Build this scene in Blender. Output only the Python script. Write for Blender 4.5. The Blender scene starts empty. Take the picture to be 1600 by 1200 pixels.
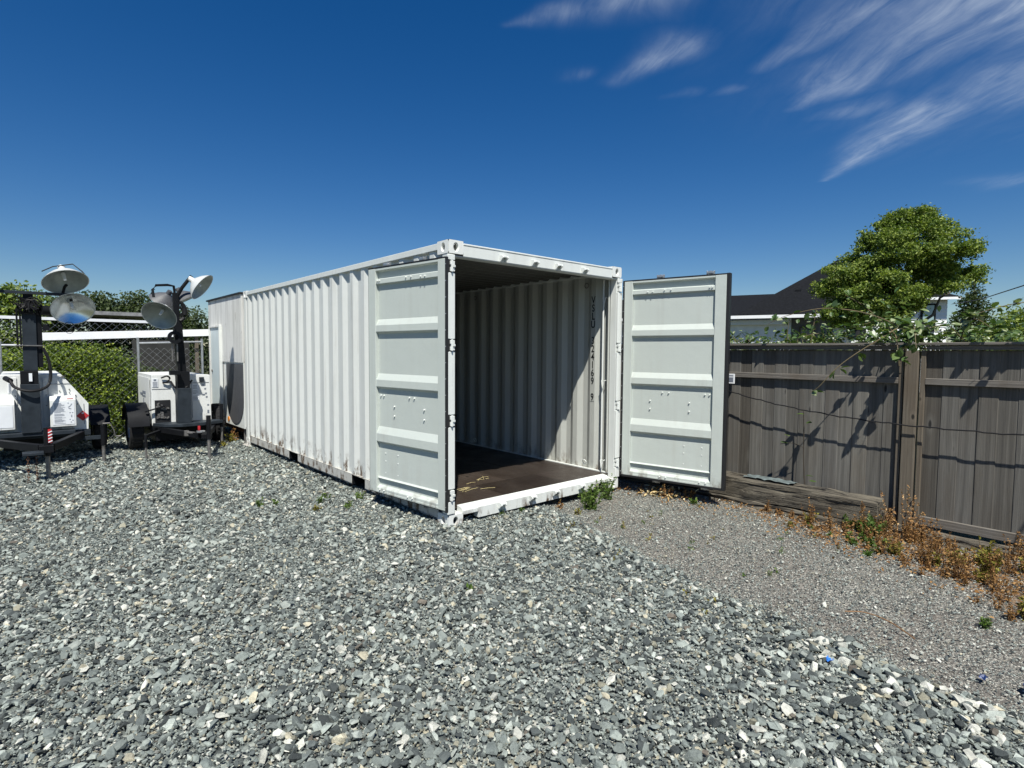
import bpy, bmesh, math, random
import numpy as np
from mathutils import Vector, Matrix, noise as mnoise

random.seed(7)
rng = np.random.default_rng(7)
R = math.radians
PI = math.pi
sc = bpy.context.scene
C = sc.collection

# ------------------------------------------------------------------ camera
cam_d = bpy.data.cameras.new('camera')
cam = bpy.data.objects.new('camera', cam_d)
C.objects.link(cam)
sc.camera = cam
cam_d.sensor_fit = 'HORIZONTAL'
cam_d.sensor_width = 36.0
cam_d.lens = 36.0 * 876.22 / 1600.0
cam_d.clip_start = 0.05
cam_d.clip_end = 2000.0
yaw, pitch, roll = 0.719535, -0.0576276, 0.00655
cy, sy, cp, sp = math.cos(yaw), math.sin(yaw), math.cos(pitch), math.sin(pitch)
fwd = Vector((sy * cp, cy * cp, sp))
rt = Vector((cy, -sy, 0))
up = rt.cross(fwd)
r2 = rt * math.cos(roll) + up * math.sin(roll)
u2 = -rt * math.sin(roll) + up * math.cos(roll)
cam.matrix_world = Matrix(((r2.x, u2.x, -fwd.x, -2.87767), (r2.y, u2.y, -fwd.y, -4.14414),
                           (r2.z, u2.z, -fwd.z, 1.60706), (0, 0, 0, 1)))

# ------------------------------------------------------------------ light
SUN_TO = Vector((-0.38, -0.50, 1.0)).normalized()
sun_el = math.asin(SUN_TO.z)
sun_az = math.atan2(SUN_TO.x, SUN_TO.y)            # clockwise from +Y
sun_d = bpy.data.lights.new('sun', 'SUN')
sun_d.energy = 5.0
sun_d.angle = R(0.53)
sun_d.color = (1.0, 0.975, 0.90)
sun = bpy.data.objects.new('sun', sun_d)
C.objects.link(sun)
sun.rotation_euler = SUN_TO.to_track_quat('Z', 'Y').to_euler()
sun.location = (0, -20, 30)

world = bpy.data.worlds.new('World')
sc.world = world
world.use_nodes = True
wn, wl = world.node_tree.nodes, world.node_tree.links
wn.clear()
w_out = wn.new('ShaderNodeOutputWorld')
w_bg = wn.new('ShaderNodeBackground')
SKY_STRENGTH = 0.062
w_bg.inputs['Strength'].default_value = SKY_STRENGTH
wl.new(w_bg.outputs[0], w_out.inputs[0])
sky = wn.new('ShaderNodeTexSky')
sky.sky_type = 'NISHITA'
sky.sun_disc = False
sky.sun_elevation = sun_el
sky.sun_rotation = sun_az % (2 * PI)
sky.altitude = 0
sky.air_density = 1.0
sky.dust_density = 0.2
sky.ozone_density = 4.0


class NT:
    """small helper for node trees"""
    def __init__(s, tree):
        s.n, s.l = tree.nodes, tree.links

    def new(s, t, **kw):
        nd = s.n.new(t)
        for k, v in kw.items():
            setattr(nd, k, v)
        return nd

    def put(s, sock, v):
        if isinstance(v, bpy.types.NodeSocket):
            s.l.new(v, sock)
        elif v is not None:
            sock.default_value = v

    def math(s, op, a, b=None, c=None, clamp=False):
        nd = s.new('ShaderNodeMath', operation=op, use_clamp=clamp)
        s.put(nd.inputs[0], a)
        if b is not None: s.put(nd.inputs[1], b)
        if c is not None: s.put(nd.inputs[2], c)
        return nd.outputs[0]

    def vmath(s, op, a, b=None):
        nd = s.new('ShaderNodeVectorMath', operation=op)
        s.put(nd.inputs[0], a)
        if b is not None: s.put(nd.inputs[1], b)
        return nd.outputs['Value'] if op in ('DOT_PRODUCT', 'LENGTH', 'DISTANCE') else nd.outputs[0]

    def noise(s, vec, scale, detail=4, rough=0.55, dist=0.0):
        nd = s.new('ShaderNodeTexNoise')
        if vec is not None: s.put(nd.inputs['Vector'], vec)
        nd.inputs['Scale'].default_value = scale
        nd.inputs['Detail'].default_value = detail
        nd.inputs['Roughness'].default_value = rough
        nd.inputs['Distortion'].default_value = dist
        return nd.outputs['Fac']

    def rng(s, v, a, b, c=0.0, d=1.0, smooth=False):
        nd = s.new('ShaderNodeMapRange')
        if smooth: nd.interpolation_type = 'SMOOTHSTEP'
        s.put(nd.inputs[0], v)
        for i, q in enumerate((a, b, c, d)): nd.inputs[i + 1].default_value = q
        return nd.outputs[0]

    def mix(s, f, a, b, mode='MIX'):
        nd = s.new('ShaderNodeMix', data_type='RGBA', blend_type=mode)
        s.put(nd.inputs[0], f)
        for i, q in ((6, a), (7, b)):
            if isinstance(q, tuple): q = tuple(q) + ((1,) if len(q) == 3 else ())
            s.put(nd.inputs[i], q)
        return nd.outputs[2]

    def ramp(s, v, stops, const=False):
        nd = s.new('ShaderNodeValToRGB')
        cr = nd.color_ramp
        if const: cr.interpolation = 'CONSTANT'
        while len(cr.elements) < len(stops): cr.elements.new(0.5)
        for e, (p, c) in zip(cr.elements, stops):
            e.position = p
            e.color = tuple(c) + (1,)
        s.put(nd.inputs[0], v)
        return nd.outputs[0]

    def scale(s, vec, sx, sy_, sz):
        nd = s.new('ShaderNodeMapping')
        s.put(nd.inputs['Vector'], vec)
        nd.inputs['Scale'].default_value = (sx, sy_, sz)
        return nd.outputs[0]


# cirrus: streaks laid on a plane high above (direction.xy / direction.z)
W = NT(world.node_tree)
tc = W.new('ShaderNodeTexCoord')
sep = W.new('ShaderNodeSeparateXYZ'); wl.new(tc.outputs['Generated'], sep.inputs[0])
zc = W.math('MAXIMUM', sep.outputs[2], 0.06)
uu = W.math('DIVIDE', sep.outputs[0], zc)
vv = W.math('DIVIDE', sep.outputs[1], zc)
cmb = W.new('ShaderNodeCombineXYZ'); wl.new(uu, cmb.inputs[0]); wl.new(vv, cmb.inputs[1])
uv = cmb.outputs[0]
warp = W.new('ShaderNodeTexNoise'); wl.new(uv, warp.inputs['Vector']); warp.inputs['Scale'].default_value = 1.7
warp.inputs['Detail'].default_value = 3
wv = W.vmath('SUBTRACT', warp.outputs['Color'], (0.5, 0.5, 0.5))
wsc = W.new('ShaderNodeVectorMath', operation='SCALE'); wl.new(wv, wsc.inputs[0]); wsc.inputs['Scale'].default_value = 0.22
uvw = W.vmath('ADD', uv, wsc.outputs[0])
# fibres run along (0.66,-0.75)... rotate so that the fibre axis is x
rot = W.new('ShaderNodeMapping'); wl.new(uvw, rot.inputs[0])
rot.inputs['Rotation'].default_value = (0, 0, R(-50))
fib = W.scale(rot.outputs[0], 1.4, 6.5, 1)
f1 = W.noise(fib, 1.7, 11, 0.66, 0.45)
fib2 = W.scale(rot.outputs[0], 1.6, 2.6, 1)
f2 = W.noise(fib2, 1.6, 5, 0.6, 0.3)
SEG = [  # (u0,v0,u1,v1, width at start, width at end, strength)
    (3.55, 1.33, 2.86, 0.66, 0.012, 0.15, .75), (2.86, 0.66, 2.80, 0.20, 0.12, 0.24, .7),
    (2.44, 1.02, 2.27, 0.72, 0.03, 0.13, .62), (2.27, 0.72, 2.10, 0.20, 0.13, 0.26, .9),
    (1.98, 0.92, 1.90, 0.60, 0.03, 0.09, .65), (1.90, 0.60, 1.82, 0.30, 0.09, 0.16, .6),
    (1.69, 1.30, 1.64, 1.06, 0.03, 0.06, .6), (1.14, 1.38, 1.26, 1.18, 0.01, 0.04, .42),
    (1.26, 1.18, 1.36, 0.92, 0.04, 0.07, .55), (2.58, 1.06, 2.60, 0.78, 0.02, 0.08, .33),
    (2.07, 1.16, 2.08, 1.09, 0.02, 0.03, .16), (1.95, 1.28, 1.98, 1.2, 0.02, 0.03, .12),
    (2.4, 0.7, 2.35, 0.2, 0.3, 0.45, .24), (3.2, 0.7, 3.0, 0.0, 0.25, 0.4, .14), (1.75, 0.9, 1.6, 0.5, 0.15, 0.25, .14),
    (4.1, 0.78, 4.3, 0.62, 0.05, 0.09, .22), (1.52, 1.42, 1.55, 1.36, 0.03, 0.02, .2),
    (2.6, 0.2, 2.2, -1.4, 0.3, 0.6, .5), (3.3, -0.6, 2.9, -2.4, 0.3, 0.5, .4)]
mask = None
for (a, b, c_, d, w0, w1, st) in SEG:
    L = math.hypot(c_ - a, d - b); ax, ay = (c_ - a) / L, (d - b) / L
    rel = W.vmath('SUBTRACT', uvw, (a, b, 0))
    al = W.vmath('DOT_PRODUCT', rel, (ax, ay, 0))
    pe = W.math('ABSOLUTE', W.vmath('DOT_PRODUCT', rel, (-ay, ax, 0)))
    t = W.math('DIVIDE', al, L, clamp=True)
    wd = W.math('MULTIPLY_ADD', t, (w1 - w0) * 1.05, w0 * 1.3)
    over = W.math('ABSOLUTE', W.math('SUBTRACT', al, W.math('MULTIPLY', t, L)))
    dist = W.math('SQRT', W.math('ADD', W.math('MULTIPLY', pe, pe), W.math('MULTIPLY', over, over)))
    q = W.math('DIVIDE', dist, wd)
    m = W.math('MULTIPLY', W.math('EXPONENT', W.math('MULTIPLY', W.math('MULTIPLY', q, q), -0.7)), W.rng(t, 0.0, 0.7, st * .30, st * .92))
    mask = m if mask is None else W.math('MAXIMUM', mask, m)
ff = W.math('MULTIPLY', W.rng(f1, 0.28, 0.74, 0.22, 1.40), W.rng(f2, 0.3, 0.7, 0.35, 1.2))
cl = W.math('MULTIPLY', mask, ff, clamp=True)
cl = W.math('MULTIPLY', cl, 0.62)
# phone-like deep blue: saturation of the clear sky
hsv = W.new('ShaderNodeHueSaturation'); wl.new(sky.outputs[0], hsv.inputs['Color'])
hsv.inputs['Saturation'].default_value = 1.37
hsv.inputs['Hue'].default_value = 0.508
hsv.inputs['Value'].default_value = 0.93
skyc = W.mix(cl, hsv.outputs[0], (7.6, 8.6, 9.8))
wl.new(skyc, w_bg.inputs['Color'])

vs = sc.view_settings
vs.view_transform = 'Standard'
vs.look = 'None'
vs.gamma = 1.0
vs.use_curve_mapping = False
vs.exposure = 0.52
sc.render.resolution_x, sc.render.resolution_y = 1024, 768
try:
    sc.cycles.use_denoising = True
except Exception:
    pass

# ------------------------------------------------------------------ materials
def base_mat(name, rough=0.6, metal=0.0):
    m = bpy.data.materials.new(name)
    m.use_nodes = True
    T = NT(m.node_tree)
    b = m.node_tree.nodes['Principled BSDF']
    b.inputs['Roughness'].default_value = rough
    b.inputs['Metallic'].default_value = metal
    T.b = b
    T.tc = T.new('ShaderNodeTexCoord')
    T.obj = T.tc.outputs['Object']
    return m, T


def bump(T, h, strength=0.3, dist=0.01):
    nd = T.new('ShaderNodeBump')
    nd.inputs['Strength'].default_value = strength
    nd.inputs['Distance'].default_value = dist
    T.put(nd.inputs['Height'], h)
    T.l.new(nd.outputs[0], T.b.inputs['Normal'])


def simple(name, c, rough=0.6, metal=0.0, var=0.15, scale=8.0, bmp=0.0):
    m, T = base_mat(name, rough, metal)
    n = T.noise(T.obj, scale, 5)
    a = tuple(x * (1 - var) for x in c); b = tuple(min(1, x * (1 + var)) for x in c)
    T.l.new(T.mix(T.rng(n, .3, .7), a, b), T.b.inputs['Base Color'])
    if bmp: bump(T, n, bmp, 0.005)
    return m


def paint(name, c, rough=0.42, dirt=0.3, rust=0.25, low=(0.0, 0.35)):
    """painted steel with run-down dirt streaks and grime near the ground"""
    m, T = base_mat(name, rough)
    geo = T.new('ShaderNodeNewGeometry')
    pos = geo.outputs['Position']
    st = T.noise(T.scale(pos, 16, 16, 0.8), 1.0, 6, 0.6)
    bl = T.noise(pos, 1.7, 5, 0.6)
    fine = T.noise(pos, 60, 3)
    f = T.math('MULTIPLY', T.rng(st, .50, .78), T.rng(bl, .4, .7), clamp=True)
    f = T.math('MULTIPLY', f, dirt)
    col = T.mix(f, c, (0.30, 0.28, 0.24))
    col = T.mix(T.math('MULTIPLY', T.rng(fine, .35, .65), .05), col, (0.5, 0.5, 0.48))
    z = T.new('ShaderNodeSeparateXYZ'); T.l.new(pos, z.inputs[0])
    g = T.rng(z.outputs[2], low[1], low[0])
    sp_ = T.noise(T.scale(pos, 9, 9, 4), 1.0, 7, 0.7)
    rf = T.math('MULTIPLY', T.math('MULTIPLY', g, T.rng(sp_, .5, .62)), rust * 3, clamp=True)
    col = T.mix(rf, col, (0.10, 0.065, 0.04))
    pit = T.noise(pos, 11, 8, 0.75)
    col = T.mix(T.math('MULTIPLY', T.rng(pit, .705, .74), rust), col, (0.16, 0.09, 0.05))
    T.l.new(col, T.b.inputs['Base Color'])
    T.l.new(T.rng(bl, .3, .7, rough - .08, rough + .14), T.b.inputs['Roughness'])
    bump(T, T.math('ADD', T.math('MULTIPLY', bl, 1.0), T.math('MULTIPLY', fine, .03)), 0.35, 0.02)
    return m


def wood(name, c1, c2, rough=0.85, grain=34, axis=2, rnd=True, knots=True):
    m, T = base_mat(name, rough)
    v = T.obj
    oi = T.new('ShaderNodeObjectInfo')
    if rnd:
        off = T.new('ShaderNodeVectorMath', operation='SCALE')
        off.inputs[0].default_value = (37.3, 19.1, 53.7)
        T.l.new(oi.outputs['Random'], off.inputs['Scale'])
        v = T.vmath('ADD', v, off.outputs[0])
    s = [grain * 2.8, grain * 2.8, grain * 2.8]; s[axis] = 1.6
    warp = T.noise(T.scale(v, *[4 if i != axis else 1.2 for i in range(3)]), 1.0, 2)
    cmbn = T.new('ShaderNodeCombineXYZ')
    for i in range(3):
        if i != axis: T.l.new(T.math('MULTIPLY', warp, 0.045), cmbn.inputs[i])
    v2 = T.vmath('ADD', v, cmbn.outputs[0])
    g = T.noise(T.scale(v2, *s), 1.0, 6, 0.65)
    s2 = [260, 260, 260]; s2[axis] = 5
    g2 = T.noise(T.scale(v2, *s2), 1.0, 3)
    ring = T.new('ShaderNodeTexWave', wave_type='RINGS')
    ring.rings_direction = 'XYZ'[axis]
    s3 = [9, 9, 9]; s3[axis] = .55
    T.l.new(T.scale(v2, *s3), ring.inputs['Vector'])
    ring.inputs['Scale'].default_value = 1.2
    ring.inputs['Distortion'].default_value = 5
    ring.inputs['Detail'].default_value = 2
    f = T.math('ADD', T.math('MULTIPLY', g, .7), T.math('MULTIPLY', ring.outputs['Fac'], .16))
    col = T.mix(T.rng(f, .22, .74), c1, c2)
    col = T.mix(T.math('MULTIPLY', T.rng(g2, .55, .75), .45), col, tuple(x * .38 for x in c1))
    big = T.noise(T.scale(v, 3, 3, 1.5), 1.0, 4, .6)
    col = T.mix(T.math('MULTIPLY', T.rng(big, .45, .7), .45), col, tuple(x * y for x, y in zip(c1, (1.0, .78, .58))))
    if rnd:
        col = T.mix(1.0, col, T.ramp(oi.outputs['Random'], [(0, (.62, .58, .53)), (.35, (.88, .86, .83)), (.7, (1.04, 1.04, 1.05)), (1, (1.30, 1.27, 1.20))]), 'MULTIPLY')
    if knots:
        vo = T.new('ShaderNodeTexVoronoi')
        s4 = [7, 7, 7]; s4[axis] = 3.4
        T.l.new(T.scale(v, *s4), vo.inputs['Vector'])
        vo.inputs['Scale'].default_value = 1
        halo = T.rng(vo.outputs['Distance'], .26, .08)
        col = T.mix(T.math('MULTIPLY', halo, .35), col, tuple(min(1, x * 2.4) for x in c1))
        kn = T.rng(vo.outputs['Distance'], .11, .06)
        col = T.mix(kn, col, tuple(x * .18 for x in c1))
    if name == 'old_timber':
        cr = T.noise(T.scale(v2, 26, 2.2, 26), 1.0, 5, .7)
        col = T.mix(T.rng(cr, .47, .40), col, (.012, .010, .008))
        g = T.math('ADD', g, T.math('MULTIPLY', T.rng(cr, .40, .50), 2.5))
    if name == 'dark_container_floor':
        sc1 = T.noise(T.scale(T.obj, 70, 18, 10), 1.0, 8, .8)
        sc2 = T.noise(T.obj, 3.2, 6, .7)
        col = T.mix(T.math('MULTIPLY', T.rng(sc1, .58, .72), T.rng(sc2, .35, .65)), col, (.16, .14, .115))
        T.l.new(T.rng(sc2, .3, .7, .30, .62), T.b.inputs['Roughness'])
    T.l.new(col, T.b.inputs['Base Color'])
    bump(T, T.math('ADD', g, T.math('MULTIPLY', g2, .6)), 0.75 if name == 'old_timber' else .55, 0.008 if name == 'old_timber' else .004)
    return m


M = {}
M['white'] = paint('white_container_paint', (0.585, 0.60, 0.575), 0.40, .75, .55, (0.16, 0.40))
M['rail_white'] = paint('white_rail_paint', (0.66, 0.68, 0.65), 0.42, .6, .5, (0.0, 0.15))
M['rail_grime_shade'] = paint('grimy_shaded_bottom_rail_paint', (0.46, 0.455, 0.42), 0.6, .9, .75, (0.02, 0.30))  # grime, with the shade on the rail also worked into the darker colour
M['cast_white'] = paint('corner_casting_paint', (0.70, 0.71, 0.68), 0.5, .6, .9, (-0.02, 0.08))
M['door_in'] = paint('grey_green_door_paint', (0.475, 0.512, 0.475), 0.45, .35, .3, (0.1, 0.3))
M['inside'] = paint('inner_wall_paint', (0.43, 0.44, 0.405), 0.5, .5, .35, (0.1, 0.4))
M['ceiling'] = paint('shaded_inner_roof_paint', (0.06, 0.062, 0.054), 0.6, .4, .2, (0.1, 0.4))  # roof colour made near-black to carry the deep interior shade

M['gasket'] = simple('black_rubber', (0.012, 0.012, 0.013), 0.5)
M['black'] = simple('black_painted_steel', (0.006, 0.0065, 0.008), 0.5, 0.0, .3)
M['blk2'] = simple('dark_grey_steel', (0.022, 0.028, 0.035), 0.5, 0.0, .3)
M['tyre'] = simple('tyre_rubber', (0.02, 0.02, 0.021), 0.85, 0, .3, 20, .3)
M['galv'] = simple('galvanised_steel', (0.42, 0.43, 0.44), 0.38, 0.75, .2, 14)
M['dull'] = simple('worn_steel', (0.20, 0.19, 0.18), 0.5, 0.6, .35, 20)
M['rusty'] = simple('rusty_steel', (0.12, 0.06, 0.035), 0.8, 0.3, .5, 25, .3)
M['tower_white'] = paint('white_cabinet_paint', (0.70, 0.71, 0.69), 0.38, .6, .3, (0.3, 0.62))
M['decal'] = simple('white_decal', (0.72, 0.74, 0.76), 0.5, 0, .04)
M['print'] = simple('grey_print', (0.16, 0.18, 0.22), 0.6, 0, .1)
M['redprint'] = simple('red_print', (0.42, 0.02, 0.025), 0.5, 0, .1)
M['orange'] = simple('orange_reflector', (0.62, 0.22, 0.03), 0.3, 0, .15)
M['hood_enamel'] = simple('lamp_shade_enamel', (0.62, 0.63, 0.60), 0.35, 0.2, .1)
M['blue'] = simple('blue_plastic', (0.03, 0.16, 0.55), 0.4, 0, .25, 30)
M['navy'] = simple('dark_blue_plastic', (0.012, 0.03, 0.11), 0.4, 0, .3, 30)
M['cable'] = simple('black_cable', (0.012, 0.012, 0.013), 0.5)
M['straw'] = simple('straw', (0.62, 0.52, 0.25), 0.8, 0, .25, 30)
M['concrete'] = simple('concrete_block', (0.36, 0.34, 0.31), 0.9, 0, .2, 15, .4)
M['asphalt_shingle'] = simple('dark_roof_shingle', (0.0085, 0.0092, 0.011), 0.95, 0, .35, 14, .4)
M['asphalt_shingle'].node_tree.nodes['Principled BSDF'].inputs['Specular IOR Level'].default_value = .12
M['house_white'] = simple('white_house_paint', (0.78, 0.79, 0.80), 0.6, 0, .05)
M['house_shadow'] = simple('shaded_house_wall', (0.16, 0.16, 0.18), 0.8, 0, .15)  # shade on the gable wall put into its grey colour
M['stucco'] = simple('white_stucco', (0.66, 0.69, 0.74), 0.9, 0, .08, 4, .2)
M['tarp'] = simple('grey_blue_tarp', (0.10, 0.125, 0.125), 0.85, 0, .5, 22)
M['darkstem'] = simple('dark_vine_stem', (0.035, 0.028, 0.02), .9, 0, .3)
M['brass'] = simple('dull_brass', (0.3, 0.25, 0.12), 0.4, .6)
M['shedroof'] = simple('grey_shed_roof', (0.20, 0.20, 0.20), 0.8, 0, .3, 9, .3)
M['dark_inner'] = simple('shade_dark_boards', (0.03, 0.03, 0.028), 0.9, 0, .4, 4)  # near-black colour paints in the shadow inside the wire enclosure
M['bluepanel'] = paint('pale_blue_door_paint', (0.50, 0.57, 0.58), 0.5, .4, .3)
M['dark_grey'] = paint('dark_grey_surface', (0.055, 0.058, 0.066), 0.5, .3, .1)
M['fence_wood'] = wood('weathered_fence_wood', (0.076, 0.073, 0.066), (0.182, 0.175, 0.158))
M['rail_wood_y'] = wood('weathered_rail_wood', (0.09, 0.082, 0.07), (0.225, 0.205, 0.18), axis=1, rnd=False)
M['post_wood'] = wood('weathered_post_wood', (0.085, 0.07, 0.052), (0.165, 0.14, 0.105), rnd=False)
M['timber'] = wood('old_timber', (0.036, 0.031, 0.024), (0.25, 0.22, 0.165), grain=30, axis=1, rnd=False)
M['floor_wood'] = wood('dark_container_floor', (0.022, 0.017, 0.014), (0.055, 0.042, 0.034), rough=.42, grain=26, axis=1, rnd=True)
M['shed_ply'] = None
m, T = base_mat('weathered_white_plywood', 0.8)
pos = T.obj
st = T.noise(T.scale(pos, 8, 8, 0.55), 1.0, 7, 0.65)
bl = T.noise(pos, 1.6, 5, .65)
pe = T.noise(T.scale(pos, 14, 14, 3), 1.0, 8, .75)
col = T.mix(T.rng(st, .36, .72), (0.70, 0.70, 0.67), (0.36, 0.36, 0.34))
col = T.mix(T.math('MULTIPLY', T.rng(bl, .4, .65), .5), col, (0.62, 0.62, 0.60))
col = T.mix(T.rng(pe, .60, .68), col, (0.20, 0.17, 0.14))
T.l.new(col, T.b.inputs['Base Color'])
bump(T, pe, .3, .01)
M['shed_ply'] = m

# lamp reflector: polished
m, T = base_mat('polished_reflector', 0.22, 1.0)
n = T.noise(T.obj, 9, 4)
T.l.new(T.mix(T.rng(n, .3, .7), (0.78, 0.80, 0.80), (0.62, 0.65, 0.66)), T.b.inputs['Base Color'])
M['reflector'] = m
m, T = base_mat('dull_reflector', 0.5, 0.55)
n = T.noise(T.obj, 7, 4)
T.l.new(T.mix(T.rng(n, .3, .7), (0.36, 0.39, 0.35), (0.24, 0.26, 0.24)), T.b.inputs['Base Color'])
M['dullref'] = m
m, T = base_mat('window_glass', 0.06, 0.0)
T.b.inputs['Base Color'].default_value = (0.25, 0.36, 0.38, 1)
T.b.inputs['Specular IOR Level'].default_value = 1.0
n = T.noise(T.obj, 3, 3)
T.l.new(T.mix(n, (0.16, 0.26, 0.28), (0.35, 0.46, 0.48)), T.b.inputs['Base Color'])
M['glass'] = m


for _k in ('black', 'blk2', 'tyre', 'cable'):
    M[_k].node_tree.nodes['Principled BSDF'].inputs['Specular IOR Level'].default_value = .2


def leafmat(name, stops, rough=0.55, trans=0.25, shine=0.35):
    m = bpy.data.materials.new(name); m.use_nodes = True
    T = NT(m.node_tree); b = m.node_tree.nodes['Principled BSDF']
    a = T.new('ShaderNodeAttribute'); a.attribute_name = 'rnd'
    col = T.ramp(a.outputs['Fac'], stops)
    T.l.new(col, b.inputs['Base Color'])
    b.inputs['Roughness'].default_value = rough
    b.inputs['Specular IOR Level'].default_value = shine
    tr = T.new('ShaderNodeBsdfTranslucent')
    T.l.new(T.mix(1.0, col, (1.5, 1.7, .6), 'MULTIPLY'), tr.inputs['Color'])
    mx = T.new('ShaderNodeMixShader'); mx.inputs[0].default_value = trans
    out = [n for n in m.node_tree.nodes if n.type == 'OUTPUT_MATERIAL'][0]
    T.l.new(b.outputs[0], mx.inputs[1]); T.l.new(tr.outputs[0], mx.inputs[2]); T.l.new(mx.outputs[0], out.inputs[0])
    return m


M['leaf_tree'] = leafmat('tree_leaves', [(0, (.055, .095, .014)), (.5, (.12, .175, .028)), (1, (.25, .30, .06))])
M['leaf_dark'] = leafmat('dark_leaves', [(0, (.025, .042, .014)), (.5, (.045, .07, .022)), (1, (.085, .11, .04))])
M['leaf_bush'] = leafmat('bright_bush_leaves', [(0, (.04, .075, .008)), (.5, (.125, .185, .02)), (1, (.32, .38, .05))])
M['leaf_bramble'] = leafmat('bramble_leaves', [(0, (.03, .06, .016)), (.55, (.065, .115, .028)), (.82, (.14, .19, .06)), (1, (.38, .41, .26))], .4, .2, .6)
M['leaf_weed'] = leafmat('weed_leaves', [(0, (.035, .07, .012)), (.6, (.08, .14, .022)), (1, (.16, .22, .05))])
M['leaf_rust'] = leafmat('dried_rusty_weed', [(0, (.085, .040, .015)), (.5, (.22, .115, .042)), (1, (.38, .23, .10))], .8, .15, .1)
M['leaf_olive'] = leafmat('half_dry_weed', [(0, (.08, .075, .012)), (.5, (.155, .145, .025)), (1, (.27, .24, .06))], .8, .15, .1)
M['leaf_dry'] = leafmat('dry_straw_leaves', [(0, (.35, .22, .09)), (.5, (.55, .42, .22)), (1, (.75, .66, .45))], .8, .15, .1)
M['leaf_drybrown'] = leafmat('dry_tan_weed', [(0, (.20, .10, .04)), (.5, (.38, .22, .10)), (1, (.52, .36, .19))], .8, .15, .1)
M['grass_dry'] = leafmat('dry_grass', [(0, (.12, .12, .03)), (.5, (.28, .25, .08)), (1, (.46, .40, .18))], .8, .15, .1)
M['bark'] = simple('grey_bark', (0.11, 0.095, 0.08), .9, 0, .3, 20, .5)
M['stem'] = simple('green_stem', (0.10, 0.12, 0.04), .7, 0, .2)
M['drystem'] = simple('dry_stem', (0.20, 0.11, 0.05), .8, 0, .3)
M['cane'] = simple('bramble_cane', (0.13, 0.10, 0.05), .7, 0, .3)


# ------------------------------------------------------------------ object helpers
def tag(o, label=None, cat=None, group=None, kind=None):
    if label: o['label'] = label
    if cat: o['category'] = cat
    if group: o['group'] = group
    if kind: o['kind'] = kind
    return o


def thing(name, loc, label, cat, group=None, rz=0):
    o = bpy.data.objects.new(name, None)
    C.objects.link(o)
    o.location = loc
    o.rotation_euler = (0, 0, rz)
    o.empty_display_size = .2
    return tag(o, label, cat, group)


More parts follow.
